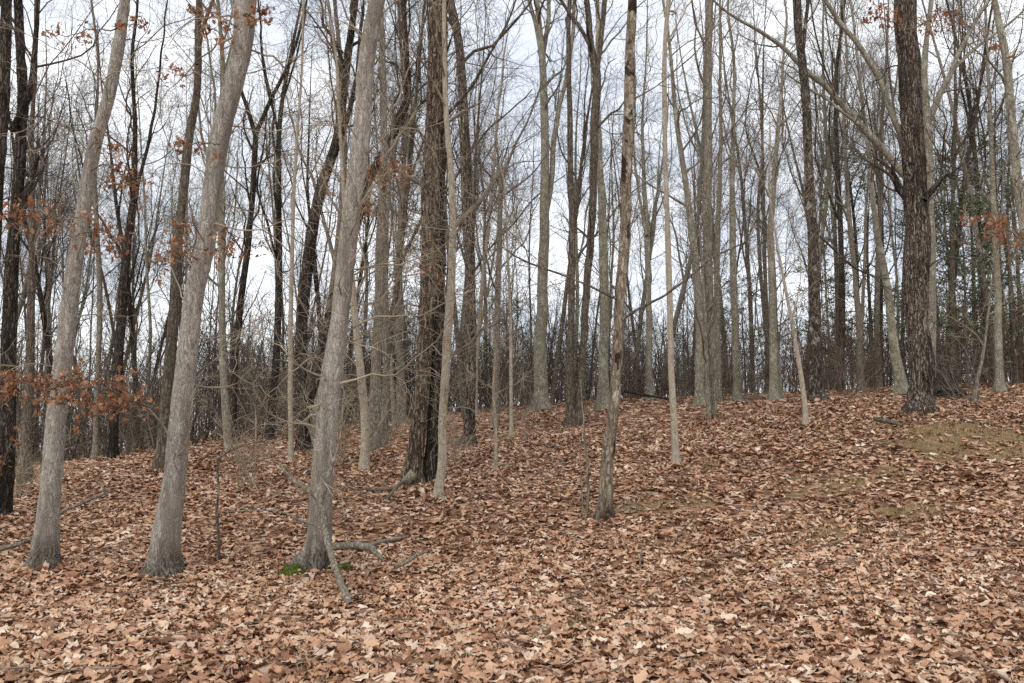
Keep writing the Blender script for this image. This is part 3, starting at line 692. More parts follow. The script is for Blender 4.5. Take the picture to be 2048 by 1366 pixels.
make_tree('H1', 'speckled_dark_tree', 'straight dark trunk speckled with pale lichen and green at its foot', 17.5,
    [(1634,803,44),(1633,780,30),(1630,670,25),(1626,560,24),(1624,450,22),(1617,330,20),(1612,201,19),(1600,90,18),(1593,0,17)], 'speckled', 'twig_dark', 20, 0.008, 20, 0.8, 17, (14,5,4), 0.55,
    limbs=[([(1604,100,9),(1610,60,9),(1614,20,8),(1618,-20,8)], 17.5, 2), ([(1634,470,6),(1668,500,5),(1700,530,5),(1740,550,4)], 17.5, 0.5)])
make_tree('H2', 'big_dark_oak', 'big dark furrowed oak at right with two broken branch stubs', 14.0,
    [(1839,820,72),(1840,805,57),(1841,780,50),(1838,670,47),(1836,560,50),(1832,440,51),(1826,330,49),(1820,220,47),(1815,110,46),(1809,0,47)], 'ridged', 'twig_dark', 52, 0.022, 16, 0.3, 18, (14,6,4), 0.6,
    limbs=[([(1812,395,16),(1797,375,18),(1788,352,12),(1781,330,5)], 13.85, 0, 'dark'), ([(1850,400,14),(1862,382,14),(1880,362,11),(1890,350,8),(1898,342,3)], 13.8, 0, 'dark')])
make_tree('H3', 'spreading_pale_tree', 'pale smooth tree with wide arching limbs behind the big dark oak', 20,
    [(1858,790,30),(1860,700,24),(1862,600,23),(1860,480,23),(1857,400,22),(1856,300,22),(1852,240,20),(1848,150,15),(1856,60,11),(1862,0,10)], 'lichen', 'twig_brown', 16, 0.003, 24, 0.4, 15, (10,5,4), 0.65,
    limbs=[([(1852,420,18),(1825,368,18),(1795,335,17),(1760,292,16),(1722,252,15),(1690,215,13),(1650,172,12),(1610,140,11),(1570,100,9),(1520,62,8),(1480,40,6),(1440,12,5)], 19.7, 1.0),
           ([(1852,330,13),(1805,272,13),(1780,215,13),(1760,160,12),(1735,115,12),(1690,58,10),(1650,0,9)], 20.3, 1.5),
           ([(1856,250,15),(1872,205,14),(1895,160,13),(1915,112,11),(1948,50,9),(1978,0,8)], 20, 1.5),
           ([(1905,140,8),(1930,115,8),(1965,85,7),(2000,60,6),(2048,20,5)], 20, 1.0),
           ([(1720,250,8),(1690,228,7),(1650,195,6),(1620,180,5)], 19.6, 1.5)])
make_tree('H4', 'leaning_grey_tree', 'grey knotted trunk leaning left just left of the big dark oak', 22,
    [(1803,790,34),(1800,765,26),(1791,706,20),(1780,615,17),(1769,541,16),(1751,450,13),(1745,400,11),(1736,290,9),(1722,180,7),(1712,90,5)], 'lichen', 'twig_brown', 14, 0.005, 22, 0.6, 14, (18,5,4), 0.4)
make_tree('H5', 'grey_tree', 'slim grey trunk halfway between dark speckled tree and big dark oak', 26,
    [(1722,785,20),(1721,750,15),(1714,596,12),(1700,450,10),(1692,330,8),(1688,200,6)], 'grey', 'twig_brown', 12, 0.004, 22, 0.5, 15, (18,5,4), 0.35,
    limbs=[([(1722,680,8),(1728,560,7),(1732,430,6),(1738,320,4)], 26, 1.5)])
make_tree('J1', 'grey_tree', 'slim pale trunk standing among green pines near the right edge', 22,
    [(1998,784,26),(1998,760,19),(1997,670,17),(1996,596,15),(1989,450,13),(1985,366,11),(1978,183,8),(1972,60,6)], 'lichen', 'twig_brown', 12, 0.004, 22, 0.5, 15, (18,5,4), 0.35)
make_tree('J2', 'grey_tree', 'greenish-grey leaning trunk leaving the picture at the upper right edge', 12,
    [(2092,870,36),(2085,800,28),(2070,620,25),(2050,450,23),(2036,366,21),(2022,238,20),(2012,128,18),(2000,60,16),(1990,0,14)], 'lichen', 'twig_dark', 16, 0.005, 22, 0.5, 14, (10,6,4), 0.5,
    limbs=[([(2020,200,6),(2000,150,6),(1975,120,5),(1950,100,4)], 12, 0.6)])
make_tree('J3', 'sapling', 'thin bare sapling right of the big dark oak, leaning right', 15.5,
    [(1948,810,12),(1951,780,9),(1963,725,7),(1978,615,5),(1990,520,3)], 'grey', 'twig_pale', 8, 0.001, 30, 0.3, 4.6, (10,5,4), 0.25, blen=(0.6,1.4), cat='sapling')
make_tree('K1', 'grey_tree', 'pale grey trunk in the row behind and left of the double oak', 25.5,
    [(802,848,27),(801,820,21),(801,780,18),(798,690,17),(796,600,16),(800,480,14),(806,350,11),(812,230,8)], 'grey', 'twig_brown', 12, 0.004, 22, 0.5, 16, (16,5,4), 0.4)
make_tree('K2', 'leaning_slim_tree', 'slim pale tree leaning right between dark straight trunk and snapped pale trunk', 26,
    [(950,822,12),(951,780,9),(955,700,9),(965,560,8),(978,440,7),(990,300,6),(998,200,5)], 'pale_thin', 'twig_brown', 10, 0.002, 26, 0.4, 13, (14,5,4), 0.35)
make_tree('K3', 'grey_tree', 'slim grey trunk on the crest seen right of the blotched trunk', 28,
    [(1298,799,22),(1298,770,15),(1298,670,13),(1297,560,12),(1293,450,11),(1288,350,8),(1285,250,6),(1290,150,4)], 'lichen', 'twig_brown', 12, 0.004, 22, 0.5, 15, (14,5,4), 0.5,
    limbs=[([(1293,470,7),(1280,400,6),(1268,300,5),(1270,200,4)], 28, 1.5)])

# ---- the ranks of trees farther back: ten forms, each copied --------------
def filler_proto(seed, H, r, bark_, twig, crown, kind):
    rg = np.random.default_rng(seed)
    n = 8
    pts = np.zeros((n, 3)); dv = np.array([rg.normal(0, .05), rg.normal(0, .05), 1.0])
    for i in range(1, n):
        dv = unit(dv + np.array([rg.normal(0, .05), rg.normal(0, .05), 0.12])); pts[i] = pts[i - 1] + dv * H / (n - 1)
    rad = r * np.array([1.2, .95, .86, .76, .62, .44, .26, .1]); pts[0, 2] = -0.3
    P, R = resample(pts, rad, 0.35)
    gt = Geo(); trunk_mesh(gt, P, R, 9, 0.004, 20, seed, 0.5, base=0.0)
    tt = np.linspace(0, len(P) - 1, 24)
    S = np.stack([np.interp(tt, np.arange(len(P)), P[:, k]) for k in range(3)], -1)[None]; SR = np.interp(tt, np.arange(len(P)), R)[None]
    # steep main limbs: the tall ones part high up, the forked ones low
    nf, f0, f1 = (5, .28, .62) if kind == 'fork' else (4, .42, .8)
    f, fr = grow(rg, S, SR, nf, f0, f1, (H * .28, H * .48), (0.3, 0.62), 24, 0.68, 0.085, 0.05, 0.014, 0.25)
    for a in range(len(f)): trunk_mesh(gt, f[a], fr[a], 6, 0.002, 20, seed + a)
    gc = Geo()
    n1, n2, n3 = crown
    b1, r1 = grow(rg, S, SR, 8, 0.22, 0.98, (1.2, 3.0), (0.5, 1.2), 8, 0.4, 0.22, 0.08, 0.007, 0.5); tubes(gc, b1, r1, 4)
    c1, s1 = grow(rg, f, fr, 7, 0.12, 0.98, (1.0, 2.8), (0.4, 0.9), 8, 0.55, 0.19, 0.05, 0.007, 0.45); tubes(gc, c1, s1, 4)
    b1 = np.concatenate([b1, c1]); r1 = np.concatenate([r1, s1])
    b2, r2 = grow(rg, b1, r1, n2, 0.12, 1.0, (0.6, 1.6), (0.4, 1.0), 5, 0.55, 0.2, 0.06, 0.0045, 0.3); tubes(gc, b2, r2, 3)
    b3, r3 = grow(rg, b2, r2, n3, 0.15, 1.0, (0.25, 0.8), (0.4, 1.1), 3, 0.6, 0.25, 0.05, 0.0032, 0.2); tubes(gc, b3, r3, 3)
    a = gt.mesh('trunk'); a.materials.append(B[bark_]); b = gc.mesh('crown'); b.materials.append(B[twig])
    return a, b
PROTO = [filler_proto(101, 17, 0.091, 'grey', 'twig_grey', (16, 6, 5), 'straight'), filler_proto(102, 16, 0.077, 'brown', 'twig_dark', (16, 6, 5), 'straight'),
         filler_proto(103, 18, 0.112, 'grey', 'twig_grey', (9, 6, 5), 'fork'), filler_proto(104, 15, 0.063, 'lichen', 'twig_grey', (18, 6, 4), 'straight'),
         filler_proto(105, 18, 0.105, 'dark', 'twig_dark', (9, 6, 5), 'fork'), filler_proto(106, 14, 0.056, 'brown', 'twig_brown', (18, 6, 4), 'straight'),
         filler_proto(107, 17, 0.098, 'lichen', 'twig_grey', (9, 6, 5), 'fork'), filler_proto(108, 12, 0.042, 'grey', 'twig_grey', (16, 6, 4), 'straight'),
         filler_proto(109, 16, 0.084, 'brown', 'twig_dark', (9, 6, 5), 'fork'), filler_proto(110, 11, 0.035, 'brown', 'twig_dark', (16, 6, 4), 'straight')]
TONE = ['grey', 'brown', 'grey', 'grey', 'dark', 'brown', 'grey', 'grey', 'brown', 'brown']
FORM = ['straight', 'straight', 'forked', 'straight', 'forked', 'thin', 'forked', 'thin', 'forked', 'thin']
LAND = [('A1', 'leftmost pale tree'), ('A2', 'thick middle pale tree'), ('A3', 'shaggy pale tree'), ('B5', 'curving dark brown tree'), ('C1', 'dark Y-forked tree'), ('C5', 'slim twin grey tree'),
        ('D1', 'double oak'), ('D3', 'straight dark brown trunk'), ('D4', 'snapped pale trunk'), ('E1', 'steeply forked central tree'), ('E2', 'twin-stemmed brown tree'), ('F1', 'blotched flaky trunk'),
        ('F2', 'slim smooth pale tree'), ('G1', 'tall grey trunk'), ('G5', 'stout grey trunk'), ('H1', 'dark speckled tree'), ('H4', 'knotted leaning grey trunk'), ('H2', 'big dark oak'), ('J1', 'slim right-edge trunk'), ('B1', 'dark left-edge trunk')]
def zone(u):
    """the nearest landmark tree, seen from the clearing"""
    best = min(LAND, key=lambda l: abs(TREES[l[0]][1][0] / TREES[l[0]][1][1] - u))
    du = u - TREES[best[0]][1][0] / TREES[best[0]][1][1]
    return ('behind the ' if abs(du) < .012 else 'just right of the ' if du > 0 else 'just left of the ') + best[1]
rng = np.random.default_rng(77)
spots = [(b[0], b[1]) for (_, b, _) in TREES.values()]
n_made = 0; tries = 0
while n_made < 125 and tries < 12000:
    tries += 1
    d = math.sqrt(rng.uniform(19 ** 2, 47 ** 2)); u = rng.uniform(-0.66, 0.66)
    if -0.02 < u < 0.22 and d < 30 and rng.random() < 0.8: continue     # the open middle
    if u > 0.2 and d < 24 and rng.random() < 0.7: continue
    if -0.04 < u < 0.24 and rng.random() < 0.3: continue
    x = u * d
    if any((x - a) ** 2 + (d - b) ** 2 < 1.5 ** 2 for a, b in spots): continue
    spots.append((x, d))
    k = int(rng.integers(0, 10))
    z = float(ground_z(x, d))
    dist = 'middle' if d < 30 else 'far'
    root = thing(f'{"dark_" if TONE[k] == "dark" else ""}forest_tree', f'{FORM[k]} {TONE[k]} tree in the {dist} ranks {zone(u)}', 'tree', (x, d, z), f'{dist} {FORM[k]} {TONE[k]} trees {zone(u)}')
    s = rng.uniform(0.8, 1.15); root.scale = (s, s, s * rng.uniform(0.9, 1.1)); root.rotation_euler = (rng.normal(0, .055), rng.normal(0, .055), rng.uniform(0, 6.28))
    obj('trunk', PROTO[k][0], None, root); obj('crown', PROTO[k][1], None, root)
    n_made += 1

# ---- the far wood beyond the crest, read as one mass ----------------------
gw = Geo()
rng = np.random.default_rng(5)
N = 152
d = np.sqrt(rng.uniform(47 ** 2, 95 ** 2, N)); u = rng.uniform(-0.68, 0.68, N)
x = d * u; z = ground_z(x, d)
H = rng.uniform(7.5, 13.5, N)
K = 6
Pw = np.zeros((N, K, 3)); Pw[:, 0] = np.stack([x, d, z - 0.4], -1)
dv = np.stack([rng.normal(0, .05, N), rng.normal(0, .05, N), np.ones(N)], -1)
for i in range(1, K):
    dv = unit(dv + np.stack([rng.normal(0, .05, N), rng.normal(0, .05, N), np.full(N, .1)], -1)); Pw[:, i] = Pw[:, i - 1] + dv * (H / (K - 1))[:, None]
Rw = rng.uniform(.05, .13, N)[:, None] * np.array([1.2, .9, .75, .6, .4, .12])[None]
tubes(gw, Pw, Rw, 6)
lw, lr_ = grow(rng, Pw, Rw, 4, 0.3, 0.7, (3.0, 6.0), (0.3, 0.65), 6, 0.65, 0.07, 0.05, 0.02, 0.3); tubes(gw, lw, lr_, 4)
b1, r1 = grow(rng, np.concatenate([Pw, lw]), np.concatenate([Rw, lr_]), 5, 0.12, 0.98, (1.2, 3.4), (0.4, 1.0), 5, 0.5, 0.15, 0.08, 0.011, 0.5); tubes(gw, b1, r1, 3)
b2, r2 = grow(rng, b1, r1, 4, 0.15, 1.0, (0.6, 1.8), (0.4, 1.0), 3, 0.55, 0.2, 0.08, 0.008, 0.3); tubes(gw, b2, r2, 3)
# the thicket of thin stems under the far trees
N = 950
d = np.sqrt(rng.uniform(43 ** 2, 75 ** 2, N)); u = rng.uniform(-0.68, 0.68, N); x = d * u; z = ground_z(x, d); H = rng.uniform(2.5, 6.5, N)
Pu = np.zeros((N, 4, 3)); Pu[:, 0] = np.stack([x, d, z - 0.3], -1); dv = np.stack([rng.normal(0, .12, N), rng.normal(0, .12, N), np.ones(N)], -1)
for i in range(1, 4):
    dv = unit(dv + np.stack([rng.normal(0, .08, N), rng.normal(0, .08, N), np.full(N, .05)], -1)); Pu[:, i] = Pu[:, i - 1] + dv * (H / 3)[:, None]
Ru = rng.uniform(.025, .055, N)[:, None] * np.array([1, .8, .55, .2])[None]; tubes(gw, Pu, Ru, 4)
b1, r1 = grow(rng, Pu, Ru, 11, 0.08, 1.0, (0.5, 1.6), (0.4, 1.2), 3, 0.5, 0.2, 0.05, 0.009, 0.3); tubes(gw, b1, r1, 3)
fw = obj('far_woods', gw, B['twig_grey']); fw['kind'] = 'stuff'
fw['label'] = 'dense grey-brown mass of bare far woods beyond the crest'; fw['category'] = 'woods'

# ---- pines among the bare trees ------------------------------------------
tn = NT('pine_needles', 0.8, 0.2)
g_ = tn.n.new('ShaderNodeNewGeometry')
tn.color(tn.ramp(g_.outputs['Random Per Island'], [(0.0, lin(58, 66, 48)), (0.5, lin(86, 96, 70)), (1.0, lin(120, 128, 98))]))
def pine(seed, H, r):
    rg = np.random.default_rng(seed)
    pts = np.array([[0, 0, -.3], [0, 0, H * .3], [rg.normal(0, .1), 0, H * .6], [rg.normal(0, .15), rg.normal(0, .1), H]])
    P, R = resample(pts, [r * 1.2, r * .85, r * .5, r * .12], .4)
    gt = Geo(); trunk_mesh(gt, P, R, 8, .003, 20, seed, .4, base=0)
    tt = np.linspace(0, len(P) - 1, 24)
    S = np.stack([np.interp(tt, np.arange(len(P)), P[:, k]) for k in range(3)], -1)[None]; SR = np.interp(tt, np.arange(len(P)), R)[None]
    gb = Geo()
    b1, r1 = grow(rg, S, SR, 44, 0.08, 0.99, (1.4, 2.8), (1.1, 1.6), 7, .35, .08, .03, .008, .65); tubes(gb, b1, r1, 4)
    b2, r2 = grow(rg, b1, r1, 7, 0.3, 1.0, (0.3, 0.9), (0.5, 1.0), 4, .5, .12, .03, .005, .3, flat=.6); tubes(gb, b2, r2, 3)
    gn = Geo()
    b3, _ = grow(rg, b2, r2, 7, 0.2, 1.0, (0.10, 0.2), (0.5, 1.3), 2, .5, .2, .02, .003, 0.0)
    a = b3[:, 0]; c = b3[:, 1]; side_ = unit(np.cross(c - a, rg.normal(size=a.shape))) * 0.02
    v = np.stack([a - side_ * .4, c - side_, c + side_, a + side_ * .4], 1)
    n = len(v); gn.add(v, quads=(np.arange(n) * 4)[:, None] + np.arange(4)[None])
    me = [gt.mesh('trunk'), gb.mesh('branches'), gn.mesh('crown', False)]
    for m_, k in zip(me, (B['brown'], B['twig_dark'], tn.m)): m_.materials.append(k)
    return me
PINE = [pine(301, 12, .12), pine(302, 9, .09), pine(303, 6, .06)]
for (xp, d, k, s, lab) in [(1680, 30, 0, .95, 'thin green pine left of the big dark oak, behind the leaning grey trunk'), (1745, 36, 0, 1.0, 'far green pine just left of the big dark oak'),
        (1915, 27, 1, 1.1, 'green pine just right of the big dark oak'), (1955, 33, 0, 1.05, 'tall green pine between the big dark oak and the slim pale right-edge trunk'),
        (2030, 26, 1, 1.15, 'green pine at the right edge behind the slim pale trunk'), (1880, 38, 0, .9, 'far green pine behind the broken right stub of the big dark oak'),
        (2010, 40, 0, 1.1, 'far green pine close to the right edge'), (1490, 34, 2, 1.0, 'small green pine low behind the grey trunks right of centre'),
        (845, 30, 1, 1.0, 'dark green pine half hidden behind the double oak'), (1010, 36, 2, 1.0, 'small dark green pine low on the crest by the snapped trunk'),
        (790, 34, 1, .9, 'dark green pine behind the slim trees left of the double oak'), (1640, 37, 2, 1.2, 'low green pine behind the dark speckled trunk'),
        (1935, 24, 2, 1.2, 'low bushy green pine right of the big dark oak'), (2045, 31, 1, 1.1, 'bushy green pine cut by the right edge'),
        (1870, 29, 2, 1.3, 'low bushy green pine right behind the big dark oak')]:
    x = (xp - 1024) / F_PX * d; z = float(ground_z(x, d))
    rt = thing('pine_tree', lab, 'pine tree', (x, d, z), 'green pines among the bare trees'); s *= .82; rt.scale = (s, s, s); rt.rotation_euler = (0, 0, xp * .7)
    for nm, me in zip(('trunk', 'branches', 'crown'), PINE[k]): obj(nm, me, None, rt)

# ---- bare shrubs and thickets --------------------------------------------
def shrub(seed, H, n, twig):
    rg = np.random.default_rng(seed); gs = Geo(); gc = Geo()
    P = np.zeros((n, 7, 3)); P[:, 0] = np.stack([rg.normal(0, .18, n), rg.normal(0, .18, n), np.full(n, -.1)], -1)
    dv = unit(np.stack([rg.normal(0, .3, n), rg.normal(0, .3, n), np.ones(n)], -1)); L = rg.uniform(.6, 1.1, n) * H / 6
    for i in range(1, 7):
        dv = unit(dv + rg.normal(0, .12, (n, 3))); P[:, i] = P[:, i - 1] + dv * L[:, None]
    R = np.linspace(.013, .005, 7)[None] * rg.uniform(.7, 1.4, n)[:, None]
    tubes(gs, P, R, 5)
    b1, r1 = grow(rg, P, R, 9, .15, 1, (.3, 1.0), (.4, 1.2), 5, .6, .2, .04, .004, .3); tubes(gc, b1, r1, 3)
    b2, r2 = grow(rg, b1, r1, 6, .15, 1, (.15, .5), (.4, 1.2), 4, .6, .25, .02, .0035, .2); tubes(gc, b2, r2, 3)
    a = gs.mesh('stems'); a.materials.append(B[twig]); b = gc.mesh('crown'); b.materials.append(B[twig]); return a, b
SHRUB = [shrub(401, 3.0, 9, 'twig_red'), shrub(402, 2.4, 8, 'twig_brown'), shrub(403, 3.8, 7, 'twig_dark'), shrub(404, 2.0, 8, 'twig_pale')]
STONE = ['reddish', 'brown', 'dark', 'pale']
rng = np.random.default_rng(9)
def add_shrub(u, d, k, s):
    x = u * d; z = float(ground_z(x, d))
    rt = thing('bare_shrub', f'{STONE[k]} leafless shrub in the undergrowth {zone(u)}', 'shrub', (x, d, z), f'{STONE[k]} undergrowth shrubs {zone(u)}')
    rt.scale = (s, s, s); rt.rotation_euler = (0, 0, rng.uniform(0, 6.28))
    obj('stems', SHRUB[k][0], None, rt); obj('crown', SHRUB[k][1], None, rt)
for i in range(46): add_shrub(rng.uniform(.30, .66), rng.uniform(23, 40), int(rng.choice([0, 0, 1, 2])), rng.uniform(.6, 1.25))
for i in range(80): add_shrub(rng.uniform(-.66, -.16), rng.uniform(22, 42), int(rng.choice([1, 2, 2, 3])), rng.uniform(.8, 1.7))
for i in range(70): add_shrub(rng.uniform(-.66, .66), rng.uniform(35, 46), int(rng.choice([1, 2, 2])), rng.uniform(1.2, 1.8))
for i in range(60): add_shrub(rng.uniform(-.42, .3), rng.uniform(27, 40), int(rng.choice([1, 2, 2])), rng.uniform(.9, 1.4))
for xp, dd, kk, ss in ((385, 25, 2, 1.2), (405, 27, 1, 1.4), (425, 29, 2, 1.4), (395, 31, 2, 1.6), (440, 33, 1, 1.5), (150, 26, 2, 1.4), (250, 29, 2, 1.5), (545, 30, 2, 1.4), (1050, 30, 1, 1.1), (1110, 31, 2, 1.2), (1250, 32, 2, 1.2)): add_shrub((xp - 1024) / F_PX, dd, kk, ss)
for i in range(40): add_shrub(rng.uniform(-.16, .30), rng.uniform(25, 40), int(rng.choice([0, 1, 2])), rng.uniform(.5, 1.05))

for (xp, d, s, lab) in [(515, 12.5, .75, 'pale twiggy bush between the thick middle and shaggy pale trees'), (690, 14, .8, 'pale twiggy bush right behind the shaggy pale tree'), 
        (905, 13.5, .55, 'small twiggy bush right of the thin smooth pale tree'), (780, 17, .8, 'pale twiggy bush left of the double oak'),
        (1060, 20, .6, 'small twiggy bush on the slope left of the twin-stemmed tree'), (1190, 20, .5, 'small twiggy bush right of the twin-stemmed tree'), (1690, 19, .6, 'small twiggy bush right of the dark speckled tree'),
        (40, 13, .7, 'pale twiggy bush beside the dark left-edge trunk'), (1500, 20, .5, 'small twiggy bush left of the stout grey trunk'), (1925, 17.5, .7, 'small twiggy bush right of the rotten stump')]:
    x = (xp - 1024) / F_PX * d; rt = thing('twiggy_bush', lab, 'bush', (x, d, float(ground_z(x, d))), 'twiggy bushes under the near trees')
    rt.scale = (s, s, s); rt.rotation_euler = (0, 0, xp * 1.3)
    k = 3 if xp < 1000 else 1
    obj('stems', SHRUB[k][0], None, rt); obj('crown', SHRUB[k][1], None, rt)

# ---- leaves still clinging to the oaks -----------------------------------
rng = np.random.default_rng(15)
rust_meshes = []
for i in range(8):
    v, q = leaf_proto(rng, 7, 'oak'); gg = Geo(); gg.add(v, quads=q); me = gg.mesh('leaf'); me.materials.append(M_RUST); rust_meshes.append(me)
def leafy(key, d, path, n, spread, r0=5, ls=(0.045, 0.082)):
    """a leafy twig along a pixel path, leaves hanging in clumps about it; part of the tree `key`"""
    root, base, _ = TREES[key]; n = int(n * 2.7)
    pts, rad = path_px([(x, y, r0 * (1 - .7 * i / (len(path) - 1))) for i, (x, y) in enumerate(path)], d)
    P, R = resample(pts, rad, 0.07)
    tt = np.linspace(0, len(P) - 1, 14)
    S = np.stack([np.interp(tt, np.arange(len(P)), P[:, k]) for k in range(3)], -1)[None]; SR = np.interp(tt, np.arange(len(P)), R)[None]
    S = S + rng.normal(0, .008, S.shape)
    gt = Geo(); tubes(gt, S - base, SR, 5)
    spread = spread * 1.35; nt = max(4, n // 4)
    b, r = grow(rng, S, SR, nt, 0.15, 1.0, (spread * .6, spread * 1.5), (0.5, 1.3), 5, .5, .25, .0, .0028, .2); tubes(gt, b - base, r, 3)
    br = obj('leafy_branch', gt, B['twig_brown'], root)
    for i in range(n):
        j = rng.integers(0, nt); p = b[j, rng.integers(2, 5)] + rng.normal(0, spread * .2, 3) * [1, 1, .6] + [0, 0, -.03]
        o = bpy.data.objects.new('leaf', rust_meshes[rng.integers(0, 8)]); COL.objects.link(o); o.parent = br
        s = rng.uniform(*ls); o.location = p - base; o.scale = (s, s * .85, s)
        o.rotation_euler = (rng.normal(0, .6), rng.uniform(.2, 1.5), rng.uniform(0, 6.28))
leafy('A2', 7.9, [(340,880),(300,822),(250,812),(180,806),(110,800),(60,795)], 20, .16, 5)
leafy('A2', 7.6, [(300,815),(240,795),(200,780),(130,772),(60,766),(-15,758)], 150, .15, 4)
leafy('A2', 7.6, [(290,812),(270,795),(255,785)], 22, .16, 3)
leafy('A1', 8.1, [(152,470),(170,462),(200,465),(225,478)], 46, .17, 4)
leafy('A1', 8.2, [(150,480),(120,440),(85,425),(40,420),(25,432)], 34, .15, 4)
leafy('A1', 8.3, [(180,340),(215,330),(245,350),(275,370)], 34, .16, 4)
leafy('A1', 8.2, [(175,300),(190,285),(240,310)], 10, .1, 3)
leafy('A1', 8.2, [(235,60),(180,60),(130,70),(100,68)], 16, .12, 4)
leafy('A1', 8.2, [(240,60),(262,50),(275,45)], 14, .11, 3)
leafy('A2', 8.0, [(410,500),(370,490),(345,500),(325,505)], 32, .17, 4)
leafy('A2', 8.0, [(415,470),(440,490),(462,495)], 18, .14, 3)
leafy('A2', 8.1, [(440,290),(400,285),(375,290),(355,295)], 14, .1, 4)
leafy('B6', 13.2, [(392,130),(380,150),(360,150),(330,140)], 16, .22, 3, (.065, .11))
leafy('A2', 8.1, [(480,60),(440,30),(395,20)], 20, .12, 4)
leafy('A2', 8.1, [(485,30),(510,25),(535,20)], 18, .12, 4)
leafy('A2', 8.0, [(478,110),(430,60),(415,55)], 12, .1, 3)
leafy('A3', 8.8, [(712,360),(735,345),(760,340),(800,335)], 34, .16, 3)
leafy('A3', 8.9, [(705,400),(728,400),(735,420)], 14, .12, 3)
leafy('C3', 15.5, [(640,400),(645,370),(650,350)], 10, .25, 3, (.07, .11))
leafy('H2', 13.4, [(1812,70),(1790,45),(1765,40),(1740,20)], 30, .22, 4, (.07, .11))
leafy('H2', 13.4, [(1812,60),(1845,50),(1880,25),(1910,20)], 30, .22, 4, (.07, .11))
leafy('J2', 11.4, [(2045,480),(2010,455),(1975,440),(1945,445)], 36, .2, 4, (.06, .1))
leafy('J2', 11.4, [(2048,500),(2035,480),(2010,490)], 20, .2, 4, (.06, .1))
leafy('J2', 11.5, [(2012,130),(1990,100),(1965,70)], 8, .15, 3, (.06, .1))
leafy('B1', 11.2, [(30,480),(45,445),(60,430)], 18, .18, 4, (.06, .1))
leafy('B1', 11.0, [(12,900),(20,890),(5,930)], 10, .16, 4, (.06, .1))
leafy('C1', 22, [(494,505),(505,490),(520,488)], 10, .3, 3, (.09, .14))
leafy('D2', 10.3, [(903,540),(860,530),(835,535)], 5, .15, 3, (.07, .1))

# ---- fallen branches, sticks, moss, grass --------------------------------
def stick(name, label, paths, mat, cat='branch'):
    """a fallen branch: list of pixel paths with depth per point [(x, y, d, w)...]"""
    base = px(*paths[0][0][:3]); root = thing(name, label, cat, base)
    for i, pth in enumerate(paths):
        pts = np.array([px(x, y, d) for x, y, d, w in pth]); rad = np.array([px_radius(w, d, x) for x, y, d, w in pth])
        P, R = resample(pts, rad, .05); P = P + .008 * np.stack([vnoise(P * 6, 41), vnoise(P * 6, 42), vnoise(P * 6, 43)], -1)
        gs = Geo(); trunk_mesh(gs, P - base, R, 9, .0015, 40, 17 + i)
        obj('stem' if i == 0 else 'side_branch', gs, B[mat], root)
    return root
stick('fallen_branch', 'forked dead branch with dark broken end propped against the shaggy pale tree', [
    [(703,1212,6.95,17),(690,1185,7.15,14),(672,1140,7.5,14),(660,1100,7.7,14),(650,1058,7.85,14),(643,1020,7.9,13),(628,990,7.9,10),(600,970,7.9,8),(572,945,7.9,6),(556,925,7.9,4)],
    [(640,1005,7.9,10),(650,975,7.92,9),(660,945,7.95,8),(672,905,8.0,6),(680,880,8.0,5),(684,830,8.0,4),(690,780,8.0,3)],
    [(650,1062,7.85,7),(625,1048,7.9,6),(600,1040,7.9,5),(570,1026,7.9,4),(500,1022,8.0,3),(445,1023,8.2,2)],
    [(652,1050,7.85,4),(672,1040,7.8,3),(700,1020,7.8,2)]], 'grey')
stick('fallen_log', 'crooked grey fallen limb lying right of the shaggy pale tree', [
    [(662,1093,8.45,15),(690,1092,8.4,15),(720,1091,8.35,15),(738,1094,8.3,14),(750,1104,8.1,11),(764,1117,7.9,8)],
    [(736,1092,8.3,9),(755,1085,8.35,8),(780,1079,8.45,7),(818,1072,8.6,4)]], 'grey', 'log')
stick('fallen_stick', 'short grey stick on the leaves right of the crooked fallen limb', [[(790,1136,7.9,8),(815,1122,8.0,8),(840,1108,8.15,7),(860,1099,8.25,4)]], 'grey', 'stick')
stick('fallen_branch', 'grey branch lying on leaves at the far left edge', [[(-5,1100,8.9,12),(25,1092,8.95,11),(45,1086,9.0,9),(62,1078,9.05,6)]], 'grey')
stick('fallen_branch', 'long thin fallen branch between the two leftmost pale trees', [[(112,1030,10.6,7),(150,1012,11.0,8),(190,995,11.4,7),(228,980,11.8,4)], [(214,988,11.6,5),(205,972,11.6,5),(190,958,11.7,3)]], 'grey')
stick('crooked_sapling', 'crooked thin leafless stem standing between the thick middle and shaggy pale trees', [[(436,1120,8.3,7),(437,1080,8.3,6),(434,1020,8.3,6),(437,985,8.3,5),(435,935,8.3,6),(440,915,8.3,5),(452,905,8.3,4),(490,890,8.4,3),(540,878,8.5,2)], [(436,1060,8.3,4),(420,1045,8.3,3),(405,1035,8.3,2)]], 'brown', 'sapling')
stick('sapling', 'pair-thin bare sapling beside the foot of the blotched trunk', [[(1172,1035,9.7,8),(1176,1000,9.7,6),(1175,940,9.7,5),(1170,890,9.7,5),(1166,820,9.7,3),(1160,760,9.7,2)], [(1166,1020,9.75,4),(1163,960,9.75,3),(1158,900,9.75,2)]], 'grey', 'sapling')
stick('dead_stick', 'thin dark stick poking up through leaves right of the blotched trunk', [[(1348,1092,7.9,4),(1362,1065,7.9,4),(1378,1045,7.9,3),(1392,1030,7.9,2)]], 'brown', 'stick')
stick('dead_stick', 'thin dark upright stem in open leaves at right', [[(1728,1215,6.5,3),(1722,1180,6.5,3),(1712,1140,6.5,3),(1708,1112,6.5,2)]], 'brown', 'stick')
stick('fallen_log', 'rotting pale log lying in front of the big dark oak', [[(1748,838,12.6,9),(1765,841,12.5,12),(1788,846,12.4,10),(1808,852,12.3,4)]], 'pale', 'log')
